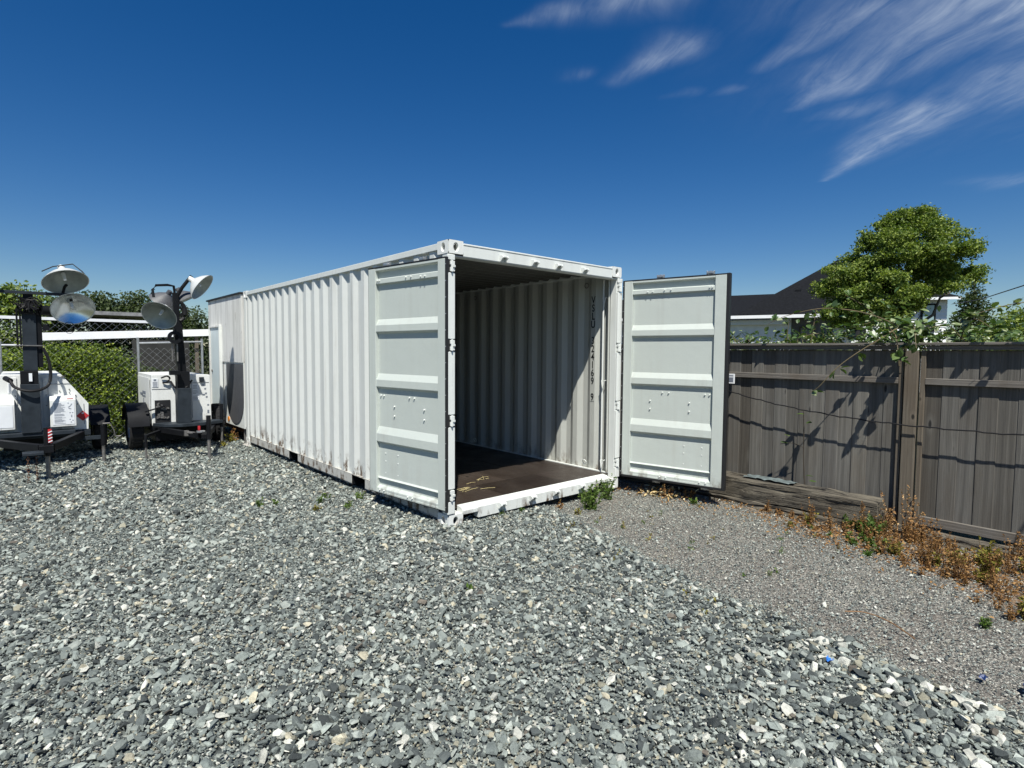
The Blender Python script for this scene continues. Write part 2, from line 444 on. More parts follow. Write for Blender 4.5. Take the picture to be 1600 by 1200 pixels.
class MB:
    """collects geometry, builds one mesh object"""
    def __init__(s):
        s.v, s.f, s.a = [], [], []

    def add(s, vs_, fs, rnd=None):
        n = len(s.v)
        s.v += [tuple(q) for q in vs_]
        s.f += [tuple(i + n for i in f) for f in fs]
        if rnd is not None: s.a += [rnd] * len(fs)
        return s

    def box(s, x0, x1, y0, y1, z0, z1):
        return s.add([(x0, y0, z0), (x1, y0, z0), (x1, y1, z0), (x0, y1, z0), (x0, y0, z1), (x1, y0, z1), (x1, y1, z1), (x0, y1, z1)],
                     [(0, 3, 2, 1), (4, 5, 6, 7), (0, 1, 5, 4), (1, 2, 6, 5), (2, 3, 7, 6), (3, 0, 4, 7)])

    def obox(s, c, ax, ay, az, hx, hy, hz):
        c, ax, ay, az = Vector(c), Vector(ax).normalized(), Vector(ay).normalized(), Vector(az).normalized()
        vs_ = [c + ax * (hx * i) + ay * (hy * j) + az * (hz * k) for k in (-1, 1) for (i, j) in ((-1, -1), (1, -1), (1, 1), (-1, 1))]
        return s.add(vs_, [(0, 3, 2, 1), (4, 5, 6, 7), (0, 1, 5, 4), (1, 2, 6, 5), (2, 3, 7, 6), (3, 0, 4, 7)])

    def bar(s, a, b, w, h=None, upv=(0, 0, 1)):
        a, b = Vector(a), Vector(b); h = h or w
        d = (b - a).normalized(); u = Vector(upv)
        if abs(d.dot(u)) > .98: u = Vector((0, 1, 0))
        x = d.cross(u).normalized(); z = x.cross(d)
        return s.obox((a + b) / 2, d, x, z, (b - a).length / 2, w / 2, h / 2)

    def cyl(s, a, b, r0, r1=None, n=12, caps=True):
        a, b = Vector(a), Vector(b); r1 = r0 if r1 is None else r1
        d = (b - a).normalized(); u = Vector((0, 0, 1)) if abs(d.z) < .9 else Vector((1, 0, 0))
        x = d.cross(u).normalized(); y = d.cross(x)
        vs_ = [p + (x * math.cos(2 * PI * i / n) + y * math.sin(2 * PI * i / n)) * r for p, r in ((a, r0), (b, r1)) for i in range(n)]
        fs = [(i, i + n, (i + 1) % n + n, (i + 1) % n) for i in range(n)]
        if caps: fs += [tuple(range(n)), tuple(range(2 * n - 1, n - 1, -1))]
        return s.add(vs_, fs)

    def tube(s, pts, r, n=6, taper=None):
        pts = [Vector(p) for p in pts]; k = len(pts); vs_ = []
        for i, p in enumerate(pts):
            d = (pts[min(i + 1, k - 1)] - pts[max(i - 1, 0)]).normalized()
            u = Vector((0, 0, 1)) if abs(d.z) < .9 else Vector((1, 0, 0))
            x = d.cross(u).normalized(); y = d.cross(x)
            rr = r if taper is None else r + (taper - r) * i / (k - 1)
            vs_ += [p + (x * math.cos(2 * PI * j / n) + y * math.sin(2 * PI * j / n)) * rr for j in range(n)]
        fs = [(i * n + j, (i + 1) * n + j, (i + 1) * n + (j + 1) % n, i * n + (j + 1) % n) for i in range(k - 1) for j in range(n)]
        fs += [tuple(range(n)), tuple(range(k * n - 1, (k - 1) * n - 1, -1))]
        return s.add(vs_, fs)

    def lathe(s, c, axis, prof, n=24):
        """prof: list of (distance along axis, radius)"""
        c, d = Vector(c), Vector(axis).normalized()
        u = Vector((0, 0, 1)) if abs(d.z) < .9 else Vector((1, 0, 0))
        x = d.cross(u).normalized(); y = d.cross(x); k = len(prof)
        vs_ = [c + d * t + (x * math.cos(2 * PI * j / n) + y * math.sin(2 * PI * j / n)) * r for t, r in prof for j in range(n)]
        fs = [(i * n + j, i * n + (j + 1) % n, (i + 1) * n + (j + 1) % n, (i + 1) * n + j) for i in range(k - 1) for j in range(n)]
        return s.add(vs_, fs)

    def extrude(s, poly, dvec):
        """poly: list of 3d points (planar), extruded by dvec"""
        n = len(poly); d = Vector(dvec)
        vs_ = [Vector(p) for p in poly] + [Vector(p) + d for p in poly]
        fs = [tuple(range(n - 1, -1, -1)), tuple(range(n, 2 * n))] + [(i, (i + 1) % n, (i + 1) % n + n, i + n) for i in range(n)]
        return s.add(vs_, fs)

    def build(s, name, mat, parent=None, bevel=0, smooth=False, local=False, kind=None, label=None, seg=2):
        me = bpy.data.meshes.new(name)
        vs_ = s.v
        if parent is not None and not local:
            o_ = root_loc(parent)
            vs_ = [(x - o_.x, y - o_.y, z - o_.z) for x, y, z in vs_]
        me.from_pydata(vs_, [], s.f)
        me.validate(); me.update()
        if s.a and len(s.a) == len(me.polygons):
            at = me.attributes.new('rnd', 'FLOAT', 'FACE'); at.data.foreach_set('value', s.a)
        if not s.a:
            bm = bmesh.new(); bm.from_mesh(me)
            bmesh.ops.recalc_face_normals(bm, faces=bm.faces)
            bm.to_mesh(me); bm.free()
        me.materials.append(mat)
        if smooth:
            for p in me.polygons: p.use_smooth = True
            try: me.set_sharp_from_angle(angle=R(38))
            except Exception: pass
        o = bpy.data.objects.new(name, me)
        C.objects.link(o)
        if parent is not None: o.parent = parent
        if bevel:
            b = o.modifiers.new('bevel', 'BEVEL'); b.width = bevel; b.segments = seg; b.limit_method = 'ANGLE'; b.angle_limit = R(40)
        if kind: o['kind'] = kind
        if label: o['label'] = label
        return o


def root_loc(o):
    l = Vector((0, 0, 0))
    while o is not None:
        l = l + Vector(o.location); o = o.parent
    return l


def share(me_obj, name, parent, loc=(0, 0, 0), rz=0):
    o = bpy.data.objects.new(name, me_obj.data)
    C.objects.link(o); o.parent = parent; o.location = loc; o.rotation_euler = (0, 0, rz)
    for md in me_obj.modifiers:
        b = o.modifiers.new(md.name, md.type)
        if md.type == 'BEVEL':
            b.width = md.width; b.segments = md.segments; b.limit_method = 'ANGLE'; b.angle_limit = md.angle_limit
    return o


# ------------------------------------------------------------------ ground
_bx = [-6.5, -3.85, -3.57, -3.13, -2.66, -1.87, -0.91, 0.12, 0.5, 9]
_bv = [0.2, 0.37, 0.40, 0.51, 0.54, 0.71, 0.96, 1.23, 2.6, 2.6]


def nz(x, y, s, o=0.0):
    return (np.sin(x * 1.7 * s + 1.3 + o) * np.cos(y * 1.3 * s - .7 + o) + .5 * np.sin(x * 3.1 * s + y * 2.3 * s + o) + .35 * np.cos(y * 5.3 * s - x * 4.1 * s + 2 * o)) / 1.85


def coarse(x, y):
    """signed distance-like: >0 in the coarse crushed stone, <0 in the fine compacted gravel"""
    return np.interp(y, _bx, _bv) - x + .09 * nz(x, y, 2.3) + .05 * nz(x, y, 7.0, 2)


def gz(x, y):
    z = -0.03 + .016 * nz(x, y, 1.0) + .010 * nz(x, y, 3.1, 1.1)
    z = z + .034 / (1 + np.exp(-coarse(x, y) * 14)) 
    z = z - .035 / (1 + np.exp(-(x - 2.55) * 7)) * 0.4
    rear = 1 / (1 + np.exp(-(y - 2.0) * 1.2))
    z = z - .035 * rear
    return z


def axis_coords(lo, hi, step, far):
    a = list(np.arange(lo, hi + 1e-6, step))
    g, q = [], step
    x = hi
    while x < far:
        q *= 1.35; x += q; g.append(x)
    h, q, x = [], step, lo
    while x > -far:
        q *= 1.35; x -= q; h.append(x)
    return np.array(h[::-1] + a + g)


xs = axis_coords(-6, 4.2, .1, 600); ys = axis_coords(-6, 10, .1, 600)
XX, YY = np.meshgrid(xs, ys)
near = np.exp(-np.maximum(0, np.maximum(np.abs(XX + 1) - 6, np.abs(YY - 2) - 9)) / 3.0)
ZZ = gz(XX, YY) * near + (-0.05) * (1 - near) - .012
V = np.stack([XX.ravel(), YY.ravel(), ZZ.ravel()], 1)
nx, ny = len(xs), len(ys)
ii = (np.arange(ny - 1)[:, None] * nx + np.arange(nx - 1)[None, :]).ravel()
F = np.stack([ii, ii + 1, ii + nx + 1, ii + nx], 1)
me = bpy.data.meshes.new('ground')
me.from_pydata(V.tolist(), [], F.tolist())
zone = 1 / (1 + np.exp(-coarse(XX, YY) * 25))
veg = ((XX > 3.45) | (YY > 7.9) | (XX < -7)).astype(float)
weed = np.clip((XX - np.interp(YY, [-6, -4.2, -3.7, -3.3, -2.7, -2.0, -1.1, .4], [1.5, 1.5, 1.7, 2.05, 2.3, 2.6, 2.85, 2.7]) + .12 * nz(XX, YY, 3)) / .25, 0, 1) * (YY < .4) * (XX < 3.45)
for nm, arr in (('zone', zone), ('veg', veg), ('litter', weed)):
    at = me.attributes.new(nm, 'FLOAT', 'POINT'); at.data.foreach_set('value', arr.ravel().astype(np.float32))
m, T = base_mat('gravel_and_earth', .9)
geo = T.new('ShaderNodeNewGeometry'); P_ = geo.outputs['Position']


def attr(T, n, typ='GEOMETRY'):
    a = T.new('ShaderNodeAttribute'); a.attribute_name = n; a.attribute_type = typ
    return a.outputs['Fac']


STONE = [(0, (.040, .048, .047)), (.12, (.085, .099, .095)), (.25, (.135, .156, .146)), (.41, (.19, .216, .198)),
         (.58, (.255, .285, .258)), (.74, (.35, .38, .342)), (.855, (.25, .24, .18)), (.89, (.115, .10, .08)), (.905, (.42, .39, .29)), (.93, (.50, .50, .44))]
vo = T.new('ShaderNodeTexVoronoi'); T.l.new(P_, vo.inputs['Vector']); vo.inputs['Scale'].default_value = 42
vr = T.new('ShaderNodeSeparateColor'); T.l.new(vo.outputs['Color'], vr.inputs[0])
ccol = T.ramp(vr.outputs[0], [(a, tuple(q * .8 for q in c)) for a, c in STONE], True)
vd = T.rng(vo.outputs['Distance'], .45, .75)
ccol = T.mix(T.math('MULTIPLY', vd, .35), ccol, (.05, .052, .048))
vo2 = T.new('ShaderNodeTexVoronoi'); T.l.new(P_, vo2.inputs['Vector']); vo2.inputs['Scale'].default_value = 150
vr2 = T.new('ShaderNodeSeparateColor'); T.l.new(vo2.outputs['Color'], vr2.inputs[0])
fcol = T.ramp(vr2.outputs[0], [(0, (.055, .053, .048)), (.3, (.11, .106, .095)), (.55, (.17, .165, .145)), (.75, (.27, .26, .225)), (.92, (.5, .48, .42))], True)
brn = T.noise(P_, 1.6, 5, .6)
fcol = T.mix(T.math('MULTIPLY', T.rng(brn, .4, .65), .45), fcol, (.13, .105, .085))
lit_n = T.noise(P_, 38, 5, .7)
lit = T.mix(T.rng(lit_n, .35, .65), (.09, .05, .025), (.30, .17, .08))
g_n = T.noise(P_, 24, 5, .7)
vcol = T.mix(T.rng(g_n, .3, .7), (.035, .045, .015), (.10, .10, .04))
col = T.mix(attr(T, 'zone'), fcol, ccol)
lf = T.math('MULTIPLY', attr(T, 'litter'), T.rng(T.noise(P_, 9, 5, .7), .38, .6), clamp=True)
col = T.mix(lf, col, lit)
col = T.mix(attr(T, 'veg'), col, vcol)
T.l.new(col, T.b.inputs['Base Color'])
bump(T, T.math('ADD', T.math('MULTIPLY', vo.outputs['Distance'], -1.0), T.math('MULTIPLY', vo2.outputs['Distance'], -.3)), .8, .012)
me.materials.append(m)
ground = bpy.data.objects.new('ground', me); C.objects.link(ground); ground['kind'] = 'structure'

# ------------------------------------------------------------------ stones (geometry-nodes scatter of real stones)
def stone_protos(prefix, n, flat, seed):
    r = np.random.default_rng(seed)
    coll = bpy.data.collections.new(prefix)
    for i in range(n):
        bm = bmesh.new()
        k = int(r.integers(11, 18))
        d = r.normal(size=(k, 3)); d /= np.linalg.norm(d, axis=1)[:, None]
        rad = r.uniform(.75, 1.0, k)[:, None]
        el = np.array([1.0, r.uniform(.68, .98), flat * r.uniform(.8, 1.3)])
        for q in d * rad * el * .56: bm.verts.new(q)
        res = bmesh.ops.convex_hull(bm, input=bm.verts)
        dead = [g for g in res.get('geom_interior', []) + res.get('geom_unused', []) if isinstance(g, bmesh.types.BMVert) and g.is_valid]
        if dead: bmesh.ops.delete(bm, geom=list(set(dead)), context='VERTS')
        mm = bpy.data.meshes.new('%s_stone' % prefix)
        bm.to_mesh(mm); bm.free()
        mm.materials.append(M['stone'])
        o = bpy.data.objects.new('%s_stone_%02d' % (prefix, i), mm)
        coll.objects.link(o)
    return coll


m, T = base_mat('crushed_stone', .78)
cc = attr(T, 'c', 'INSTANCER')
col = T.ramp(cc, STONE, True)
n1 = T.noise(T.obj, 3.2, 5, .65)
col = T.mix(1.0, col, T.ramp(n1, [(.25, (.70, .70, .70)), (.5, (1, 1, 1)), (.75, (1.35, 1.34, 1.3))]), 'MULTIPLY')
br = attr(T, 'b', 'INSTANCER')
bmul = T.new('ShaderNodeCombineXYZ')
for i in range(3): T.l.new(br, bmul.inputs[i])
col = T.mix(1.0, col, bmul.outputs[0], 'MULTIPLY')
T.l.new(col, T.b.inputs['Base Color'])
bump(T, T.noise(T.obj, 9, 4, .7), .35, .1)
M['stone'] = m


def scatter(name, pts, rots, scl, idx, c, b, coll, kind='stuff', label=None, cat=None):
    me = bpy.data.meshes.new(name)
    me.from_pydata(pts.tolist(), [], [])
    for nm, arr, ty in (('rot', rots, 'FLOAT_VECTOR'), ('sc', scl, 'FLOAT_VECTOR')):
        at = me.attributes.new(nm, ty, 'POINT'); at.data.foreach_set('vector', arr.astype(np.float32).ravel())
    at = me.attributes.new('idx', 'INT', 'POINT'); at.data.foreach_set('value', idx.astype(np.int32))
    for nm, arr in (('c', c), ('b', b)):
        at = me.attributes.new(nm, 'FLOAT', 'POINT'); at.data.foreach_set('value', arr.astype(np.float32))
    me.materials.append(M['stone'])
    o = bpy.data.objects.new(name, me); C.objects.link(o)
    ng = bpy.data.node_groups.new(name + '_nodes', 'GeometryNodeTree')
    ng.interface.new_socket('Geometry', in_out='INPUT', socket_type='NodeSocketGeometry')
    ng.interface.new_socket('Geometry', in_out='OUTPUT', socket_type='NodeSocketGeometry')
    N, L = ng.nodes, ng.links
    gi, go = N.new('NodeGroupInput'), N.new('NodeGroupOutput')
    iop = N.new('GeometryNodeInstanceOnPoints')
    ci = N.new('GeometryNodeCollectionInfo'); ci.inputs['Collection'].default_value = coll
    ci.inputs['Separate Children'].default_value = True; ci.inputs['Reset Children'].default_value = True
    def na(t, n):
        q = N.new('GeometryNodeInputNamedAttribute'); q.data_type = t; q.inputs['Name'].default_value = n
        return q.outputs['Attribute']
    e2r = N.new('FunctionNodeEulerToRotation')
    L.new(na('FLOAT_VECTOR', 'rot'), e2r.inputs[0]); L.new(e2r.outputs[0], iop.inputs['Rotation'])
    L.new(na('FLOAT_VECTOR', 'sc'), iop.inputs['Scale'])
    L.new(na('INT', 'idx'), iop.inputs['Instance Index'])
    iop.inputs['Pick Instance'].default_value = True
    L.new(gi.outputs[0], iop.inputs['Points']); L.new(ci.outputs[0], iop.inputs['Instance'])
    L.new(iop.outputs[0], go.inputs[0])
    md = o.modifiers.new('scatter', 'NODES'); md.node_group = ng
    tag(o, label, cat, None, kind)
    return o


PC = stone_protos('crushed', 14, .55, 3)
CAMP = np.array([-2.878, -4.144])


def inside_container(x, y, m=0.0):
    return (x > .12 - m) & (x < 2.3 + m) & (y > .16 - m) & (y < 6.0)


def stones(name, n, area, sel, size, lift, label, cat, white=0.0, flat=1.0, seed=0, tilt=.5):
    r = np.random.default_rng(seed)
    x = r.uniform(area[0], area[1], n); y = r.uniform(area[2], area[3], n)
    k = sel(x, y, r); x, y = x[k], y[k]; n = len(x)
    s = size(x, y, r)
    z = gz(x, y) + s * lift * r.uniform(.5, 1.3, n)
    rots = np.stack([r.normal(0, tilt, n), r.normal(0, tilt, n), r.uniform(0, 6.283, n)], 1)
    scl = np.stack([s * r.uniform(.85, 1.25, n), s * r.uniform(.8, 1.1, n), s * flat * r.uniform(.7, 1.1, n)], 1)
    c = r.uniform(0, 1, n)
    wh = r.uniform(0, 1, n) < white
    c[wh] = .97
    b = r.uniform(.72, 1.22, n)
    return scatter(name, np.stack([x, y, z], 1), rots, scl, r.integers(0, 14, n), c, b, PC, 'stuff', label, cat)


def vis(x, y, m=.5):
    """keep to what the photograph (or a step beside it) can see"""
    d = np.hypot(x - CAMP[0], y - CAMP[1])
    return (d > .9)


stones('crushed_stone_gravel', 125000, (-4.6, 2.0, -4.6, 8.4),
       lambda x, y, r: (coarse(x, y) > -.02) & ~inside_container(x, y) & vis(x, y) & (r.uniform(0, 1, len(x)) < np.clip(1.15 - np.hypot(x - CAMP[0], y - CAMP[1]) / 22, .3, 1)),
       lambda x, y, r: np.clip(r.lognormal(-3.68, .44, len(x)) * (1 + .28 * nz(x, y, 1.4, 4)), .011, .066), .18,
       'grey crushed stone gravel covering the yard', 'gravel', white=.0, seed=11)
stones('gravel_chippings', 170000, (-4.2, 1.6, -4.3, 2.6),
       lambda x, y, r: (coarse(x, y) > -.10) & ~inside_container(x, y) & vis(x, y) & (np.hypot(x - CAMP[0], y - CAMP[1]) < 6.8 + r.uniform(-1, 1, len(x))),
       lambda x, y, r: r.uniform(.007, .018, len(x)), .25, 'small stone chippings between the larger gravel stones', 'gravel', white=.0, seed=12)
stones('larger_stones', 900, (-4.2, 1.6, -4.3, 6.5),
       lambda x, y, r: (coarse(x, y) > .0) & ~inside_container(x, y, .1) & vis(x, y),
       lambda x, y, r: r.uniform(.045, .078, len(x)), .16, 'larger stones lying among the gravel', 'stones', white=.06, flat=.8, seed=13, tilt=.3)
stones('pale_edge_stones', 2600, (-.3, 1.4, -4.6, .3),
       lambda x, y, r: (coarse(x, y) > .0) & (coarse(x, y) < np.where(y < -2.9, .42, .16)) & (r.uniform(0, 1, len(x)) < np.where(y < -2.9, .55, .35)),
       lambda x, y, r: np.where(y < -3.0, r.uniform(.035, .085, len(x)), r.uniform(.03, .055, len(x))), .2,
       'pale stones heaped along the edge of the crushed stone', 'stones', white=.30, seed=14)
stones('scattered_stones', 1500, (.3, 2.6, -4.9, 0),
       lambda x, y, r: (coarse(x, y) < .02) & (r.uniform(0, 1, len(x)) < np.exp(coarse(x, y) * 4.5)),
       lambda x, y, r: np.clip(r.lognormal(-3.9, .35, len(x)), .012, .05), .15, 'scattered stones strewn from the crushed stone over the fine gravel', 'stones', white=.12, seed=16)
stones('cream_blocks', 420, (-.5, 1.1, -4.7, -3.0),
       lambda x, y, r: (coarse(x, y) > -.02) & (coarse(x, y) < .6) & (r.uniform(0, 1, len(x)) < np.where(x > .1, .55, .25)),
       lambda x, y, r: r.uniform(.04, .085, len(x)), .22, 'cream coloured blocky stones near the right edge of the gravel', 'stones', white=.42, seed=18, tilt=.4)
stones('fine_gravel', 90000, (.3, 3.4, -5.2, 1.4),
       lambda x, y, r: (coarse(x, y) < .04) & ~((x < 2.45) & (y > .05)),
       lambda x, y, r: np.clip(r.lognormal(-4.75, .38, len(x)), .004, .026), .12,
       'fine compacted gravel between the crushed stone and the fence', 'gravel', white=.06, seed=15, tilt=.3)

# ------------------------------------------------------------------ shipping container
cont = thing('shipping_container', (0, 0, 0), 'white twenty foot shipping container with both doors open', 'shipping container')
W_, L_, H_ = 2.438, 6.058, 2.591


def corrugated(x_out, sign, y0, y1, z0, z1, centre, name, mat, depth=.036, pitch=.28, flat=.072, slope=.068):
    """vertical corrugated steel wall; x_out = outermost plane, body goes inward (sign)"""
    prof = []
    k0 = int((y0 - centre) / pitch) - 2
    k1 = int((y1 - centre) / pitch) + 2
    for k in range(k0, k1 + 1):
        c = centre + k * pitch
        prof += [(c - flat / 2 - slope, 1), (c - flat / 2, 0), (c + flat / 2, 0), (c + flat / 2 + slope, 1)]
    prof = [(y, d) for y, d in prof if y0 + .02 < y < y1 - .02]
    prof = [(y0, prof[0][1])] + prof + [(y1, prof[-1][1])]
    t = .003
    mb = MB(); vs_ = []
    for y, d in prof:
        x = x_out + sign * depth * d
        for z in (z0, z1): vs_.append((x, y, z))
    n = len(prof)
    for y, d in prof:
        x = x_out + sign * (depth * d + t)
        for z in (z0, z1): vs_.append((x, y, z))
    fs = [(2 * i, 2 * i + 1, 2 * i + 3, 2 * i + 2) for i in range(n - 1)]
    fs += [(2 * n + 2 * i, 2 * n + 2 * i + 2, 2 * n + 2 * i + 3, 2 * n + 2 * i + 1) for i in range(n - 1)]
    fs += [(2 * i, 2 * i + 2, 2 * n + 2 * i + 2, 2 * n + 2 * i) for i in range(n - 1)]
    fs += [(2 * i + 1, 2 * n + 2 * i + 1, 2 * n + 2 * i + 3, 2 * i + 3) for i in range(n - 1)]
    mb.add(vs_, fs)
    return mb.build(name, mat, cont, bevel=.006, seg=3)


corrugated(.012, 1, .10, 5.93, .163, 2.525, 1.69, 'side_wall', M['white'])
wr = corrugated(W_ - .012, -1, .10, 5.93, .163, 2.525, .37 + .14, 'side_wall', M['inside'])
# rear wall
mb = MB(); xsn = np.linspace(.09, W_ - .09, 40); vs_ = []
for i, x in enumerate(xsn):
    y = L_ - .02 - (.045 if (i // 2) % 2 else 0)
    vs_ += [(x, y, .163), (x, y, 2.5)]
mb.add(vs_, [(2 * i, 2 * i + 1, 2 * i + 3, 2 * i + 2) for i in range(len(xsn) - 1)])
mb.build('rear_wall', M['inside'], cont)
# roof (corrugated across)
mb = MB(); yy = np.arange(.10, 5.98, .0475); vs_ = []
for i, y in enumerate(yy):
    z = 2.574 - (.034 if (i // 2) % 2 else 0)
    vs_ += [(.055, y, z), (W_ - .055, y, z)]
mb.add(vs_, [(2 * i, 2 * i + 2, 2 * i + 3, 2 * i + 1) for i in range(len(yy) - 1)])
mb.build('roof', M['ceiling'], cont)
# rails
for x0, x1 in ((.0, .06), (W_ - .06, W_)):
    MB().box(x0, x1, .17, 5.89, 2.522, 2.582).build('top_rail', M['rail_white'], cont, bevel=.004)
for x0, sgn in ((.006, 1), (W_ - .006, -1)):
    mb = MB()
    for y0, y1 in ((.17, 1.66), (2.0, 3.70), (4.05, 5.89)):
        mb.box(min(x0, x0 + sgn * .006), max(x0, x0 + sgn * .006), y0, y1, .050, .160)
        mb.box(min(x0 + sgn * .007, x0 + sgn * .06), max(x0 + sgn * .007, x0 + sgn * .06), y0, y1, .036, .042)
    mb.box(min(x0, x0 + sgn * .05), max(x0, x0 + sgn * .05), .17, 5.89, .153, .1615)
    mb.build('bottom_rail', M['rail_grime_shade'], cont, bevel=.002)
mb = MB()
for y in np.arange(.45, 5.8, .31):
    if not (1.6 < y < 2.05 or 3.65 < y < 4.1): mb.box(.07, W_ - .07, y, y + .05, .04, .128)
mb.build('cross_members', M['black'], cont, kind='stuff')
for y0 in (1.66, 3.70):
    mb = MB()
    mb.box(.013, W_ - .013, y0 + .003, y0 + .009, .036, .150); mb.box(.013, W_ - .013, y0 + .331, y0 + .337, .036, .150)
    mb.box(.013, W_ - .013, y0 + .010, y0 + .330, .143, .149)
    mb.build('forklift_pocket', M['black'], cont)
MB().box(.06, W_ - .06, 5.90, 6.03, 2.44, 2.575).build('rear_header', M['rail_white'], cont, bevel=.004)
MB().box(.17, W_ - .17, 5.97, 6.05, .03, .16).build('rear_sill', M['rail_white'], cont, bevel=.004)
# floor sheets
rr = random.Random(3)
ysn = [.10, .62, 1.22, 1.82, 2.42, 3.02, 3.62, 4.22, 4.82, 5.42, 5.94]
for i in range(len(ysn) - 1):
    for (xa, xb) in (((.06, 1.217), (1.221, 2.378)) if i % 2 else ((.06, .78), (.784, 1.66), (1.664, 2.378))):
        o = MB().box(xa, xb, ysn[i] + .0015, ysn[i + 1] - .0015, .134, .160 + rr.uniform(-.0012, .0012)).build('floor_panel', M['floor_wood'], cont, bevel=.001)
# floor edge angle along the right wall (pale strip)
MB().box(W_ - .085, W_ - .051, .11, 5.9, .1615, .173).build('floor_edge_strip', M['rail_white'], cont)
MB().box(.051, .085, .11, 5.9, .1615, .173).build('floor_edge_strip', M['rail_white'], cont)


def casting(px, py, pz, sx, sy_, name='corner_casting'):
    """px,py,pz = outer corner; sx,sy_ = direction towards the inside. Box 162 x 178 x 118 with oval holes."""
    wx, wy, wz = .162, .178, .118
    mb = MB()

    def holed(o, u, v, w, h, hx, hz, inward):
        o, u, v, inward = Vector(o), Vector(u), Vector(v), Vector(inward)
        n = 28; outer, inner, deep = [], [], []
        for i in range(n):
            a = 2 * PI * i / n; ca, sa = math.cos(a), math.sin(a)
            k = 1 / max(abs(ca) / (w / 2), abs(sa) / (h / 2))
            outer.append(o + u * (w / 2 + ca * k) + v * (h / 2 + sa * k))
            e = 4.0
            kk = (abs(ca / hx) ** e + abs(sa / hz) ** e) ** (-1 / e) if False else 1
            q = o + u * (w / 2 + ca * hx) + v * (h / 2 + sa * hz)
            inner.append(q); deep.append(q + inward * .03)
        vs_ = outer + inner + deep
        fs = [(i, (i + 1) % n, n + (i + 1) % n, n + i) for i in range(n)] + [(n + i, n + (i + 1) % n, 2 * n + (i + 1) % n, 2 * n + i) for i in range(n)]
        mb.add(vs_, fs)

    zlo = pz
    X0 = px; X1 = px + sx * wx; Y0 = py; Y1 = py + sy_ * wy
    # hole faces: the end (y) face and the side (x) face, top face plain with slot
    holed((X0, Y0, zlo), (sx, 0, 0), (0, 0, 1), wx, wz, .026, .036, (0, sy_, 0))
    holed((X0, Y0, zlo), (0, sy_, 0), (0, 0, 1), wy, wz, .026, .036, (sx, 0, 0))
    top = zlo + wz if pz > 1 else zlo
    holed((X0, Y0, top), (sx, 0, 0), (0, sy_, 0), wx, wy, .03, .055, (0, 0, -1 if pz > 1 else 1))
    oth = zlo if pz > 1 else zlo + wz
    mb.add([(X0, Y0, oth), (X1, Y0, oth), (X1, Y1, oth), (X0, Y1, oth)], [(0, 1, 2, 3)])
    mb.add([(X1, Y0, zlo), (X1, Y1, zlo), (X1, Y1, zlo + wz), (X1, Y0, zlo + wz)], [(0, 1, 2, 3)])
    mb.add([(X0, Y1, zlo), (X1, Y1, zlo), (X1, Y1, zlo + wz), (X0, Y1, zlo + wz)], [(0, 1, 2, 3)])
    o = mb.build(name, M['cast_white'], cont)
    bm = bmesh.new(); bm.from_mesh(o.data); bmesh.ops.remove_doubles(bm, verts=bm.verts, dist=.0004)
    bmesh.ops.recalc_face_normals(bm, faces=bm.faces); bm.to_mesh(o.data); bm.free()
    b = o.modifiers.new('bevel', 'BEVEL'); b.width = .007; b.segments = 3; b.limit_method = 'ANGLE'; b.angle_limit = R(50)
    return o


for zc_ in (-.004, H_ - .118 + .004):
    for px_, sx_ in ((-.004, 1), (W_ + .004, -1)):
        for py_, sy__ in ((-.004, 1), (L_ + .004, -1)):
            casting(px_, py_, zc_, sx_, sy__)

# corner posts
for xa, xb, s in ((0, .062, 1), (W_ - .062, W_, -1)):
    mb = MB()
    mb.box(xa, xb, .012, .10, .1145, H_ - .1145)
    mb.build('corner_post', M['rail_white'], cont, bevel=.004)
    mb = MB(); mb.box(xa, xb, 5.94, L_ - .004, .1145, H_ - .1145); mb.build('corner_post', M['rail_white'], cont, bevel=.004)
# long cover pieces and hinge lugs in front of both posts
HZ = [.30, .98, 1.66, 2.36]
for xa, s in ((.002, 1), (W_ - .002, -1)):
    xa0 = xa; xa = xa - s * .020; x1 = xa + s * .080
    seg_ = [(.125, .245)] + [(HZ[i] + .055, HZ[i + 1] - .055) for i in range(3)] + [(2.415, 2.465)]
    for za, zb in seg_:
        MB().box(min(xa, x1), max(xa, x1), -.012, .011, za, zb).build('post_cover', M['rail_white'], cont, bevel=.006)
    xa = xa0
    for hz in HZ:
        mb = MB()
        mb.box(min(xa + s * .004, xa + s * .05), max(xa + s * .004, xa + s * .05), -.022, .011, hz - .046, hz - .012)
        mb.box(min(xa + s * .004, xa + s * .05), max(xa + s * .004, xa + s * .05), -.022, .011, hz + .012, hz + .046)
        mb.box(min(xa + s * .012, xa + s * .046), max(xa + s * .012, xa + s * .046), -.021, -.004, hz - .0115, hz + .0115)
        mb.cyl((xa + s * .018, -.024, hz - .050), (xa + s * .018, -.024, hz + .052), .009, n=10)
        mb.build('hinge', M['rail_white'], cont, bevel=.003)
# header and sill
mb = MB()
mb.box(.160, W_ - .160, .001, .006, 2.462, 2.560); mb.box(.160, W_ - .160, .0061, .095, 2.553, 2.559)
mb.box(.064, W_ - .064, .0061, .11, 2.455, 2.4615)
mb.build('header', M['rail_white'], cont, bevel=.002)
MB().box(.160, W_ - .160, -.004, .115, 2.5605, 2.578).build('header_plate', M['rail_white'], cont, bevel=.005)
pr = [(.0005, .034), (.0005, .134), (.014, .152), (.040, .160), (.095, .168), (.095, .034)]
mb = MB(); mb.extrude([(.345, y, z) for y, z in pr], (W_ - .69, 0, 0))
pr2 = [(.0005, .094), (.0005, .128), (.012, .150), (.040, .160), (.095, .168), (.095, .094)]
mb.extrude([(.1595, y, z) for y, z in pr2], (.185, 0, 0)); mb.extrude([(W_ - .3445, y, z) for y, z in pr2], (.185, 0, 0))
mb.build('sill', M['rail_white'], cont, bevel=.002)
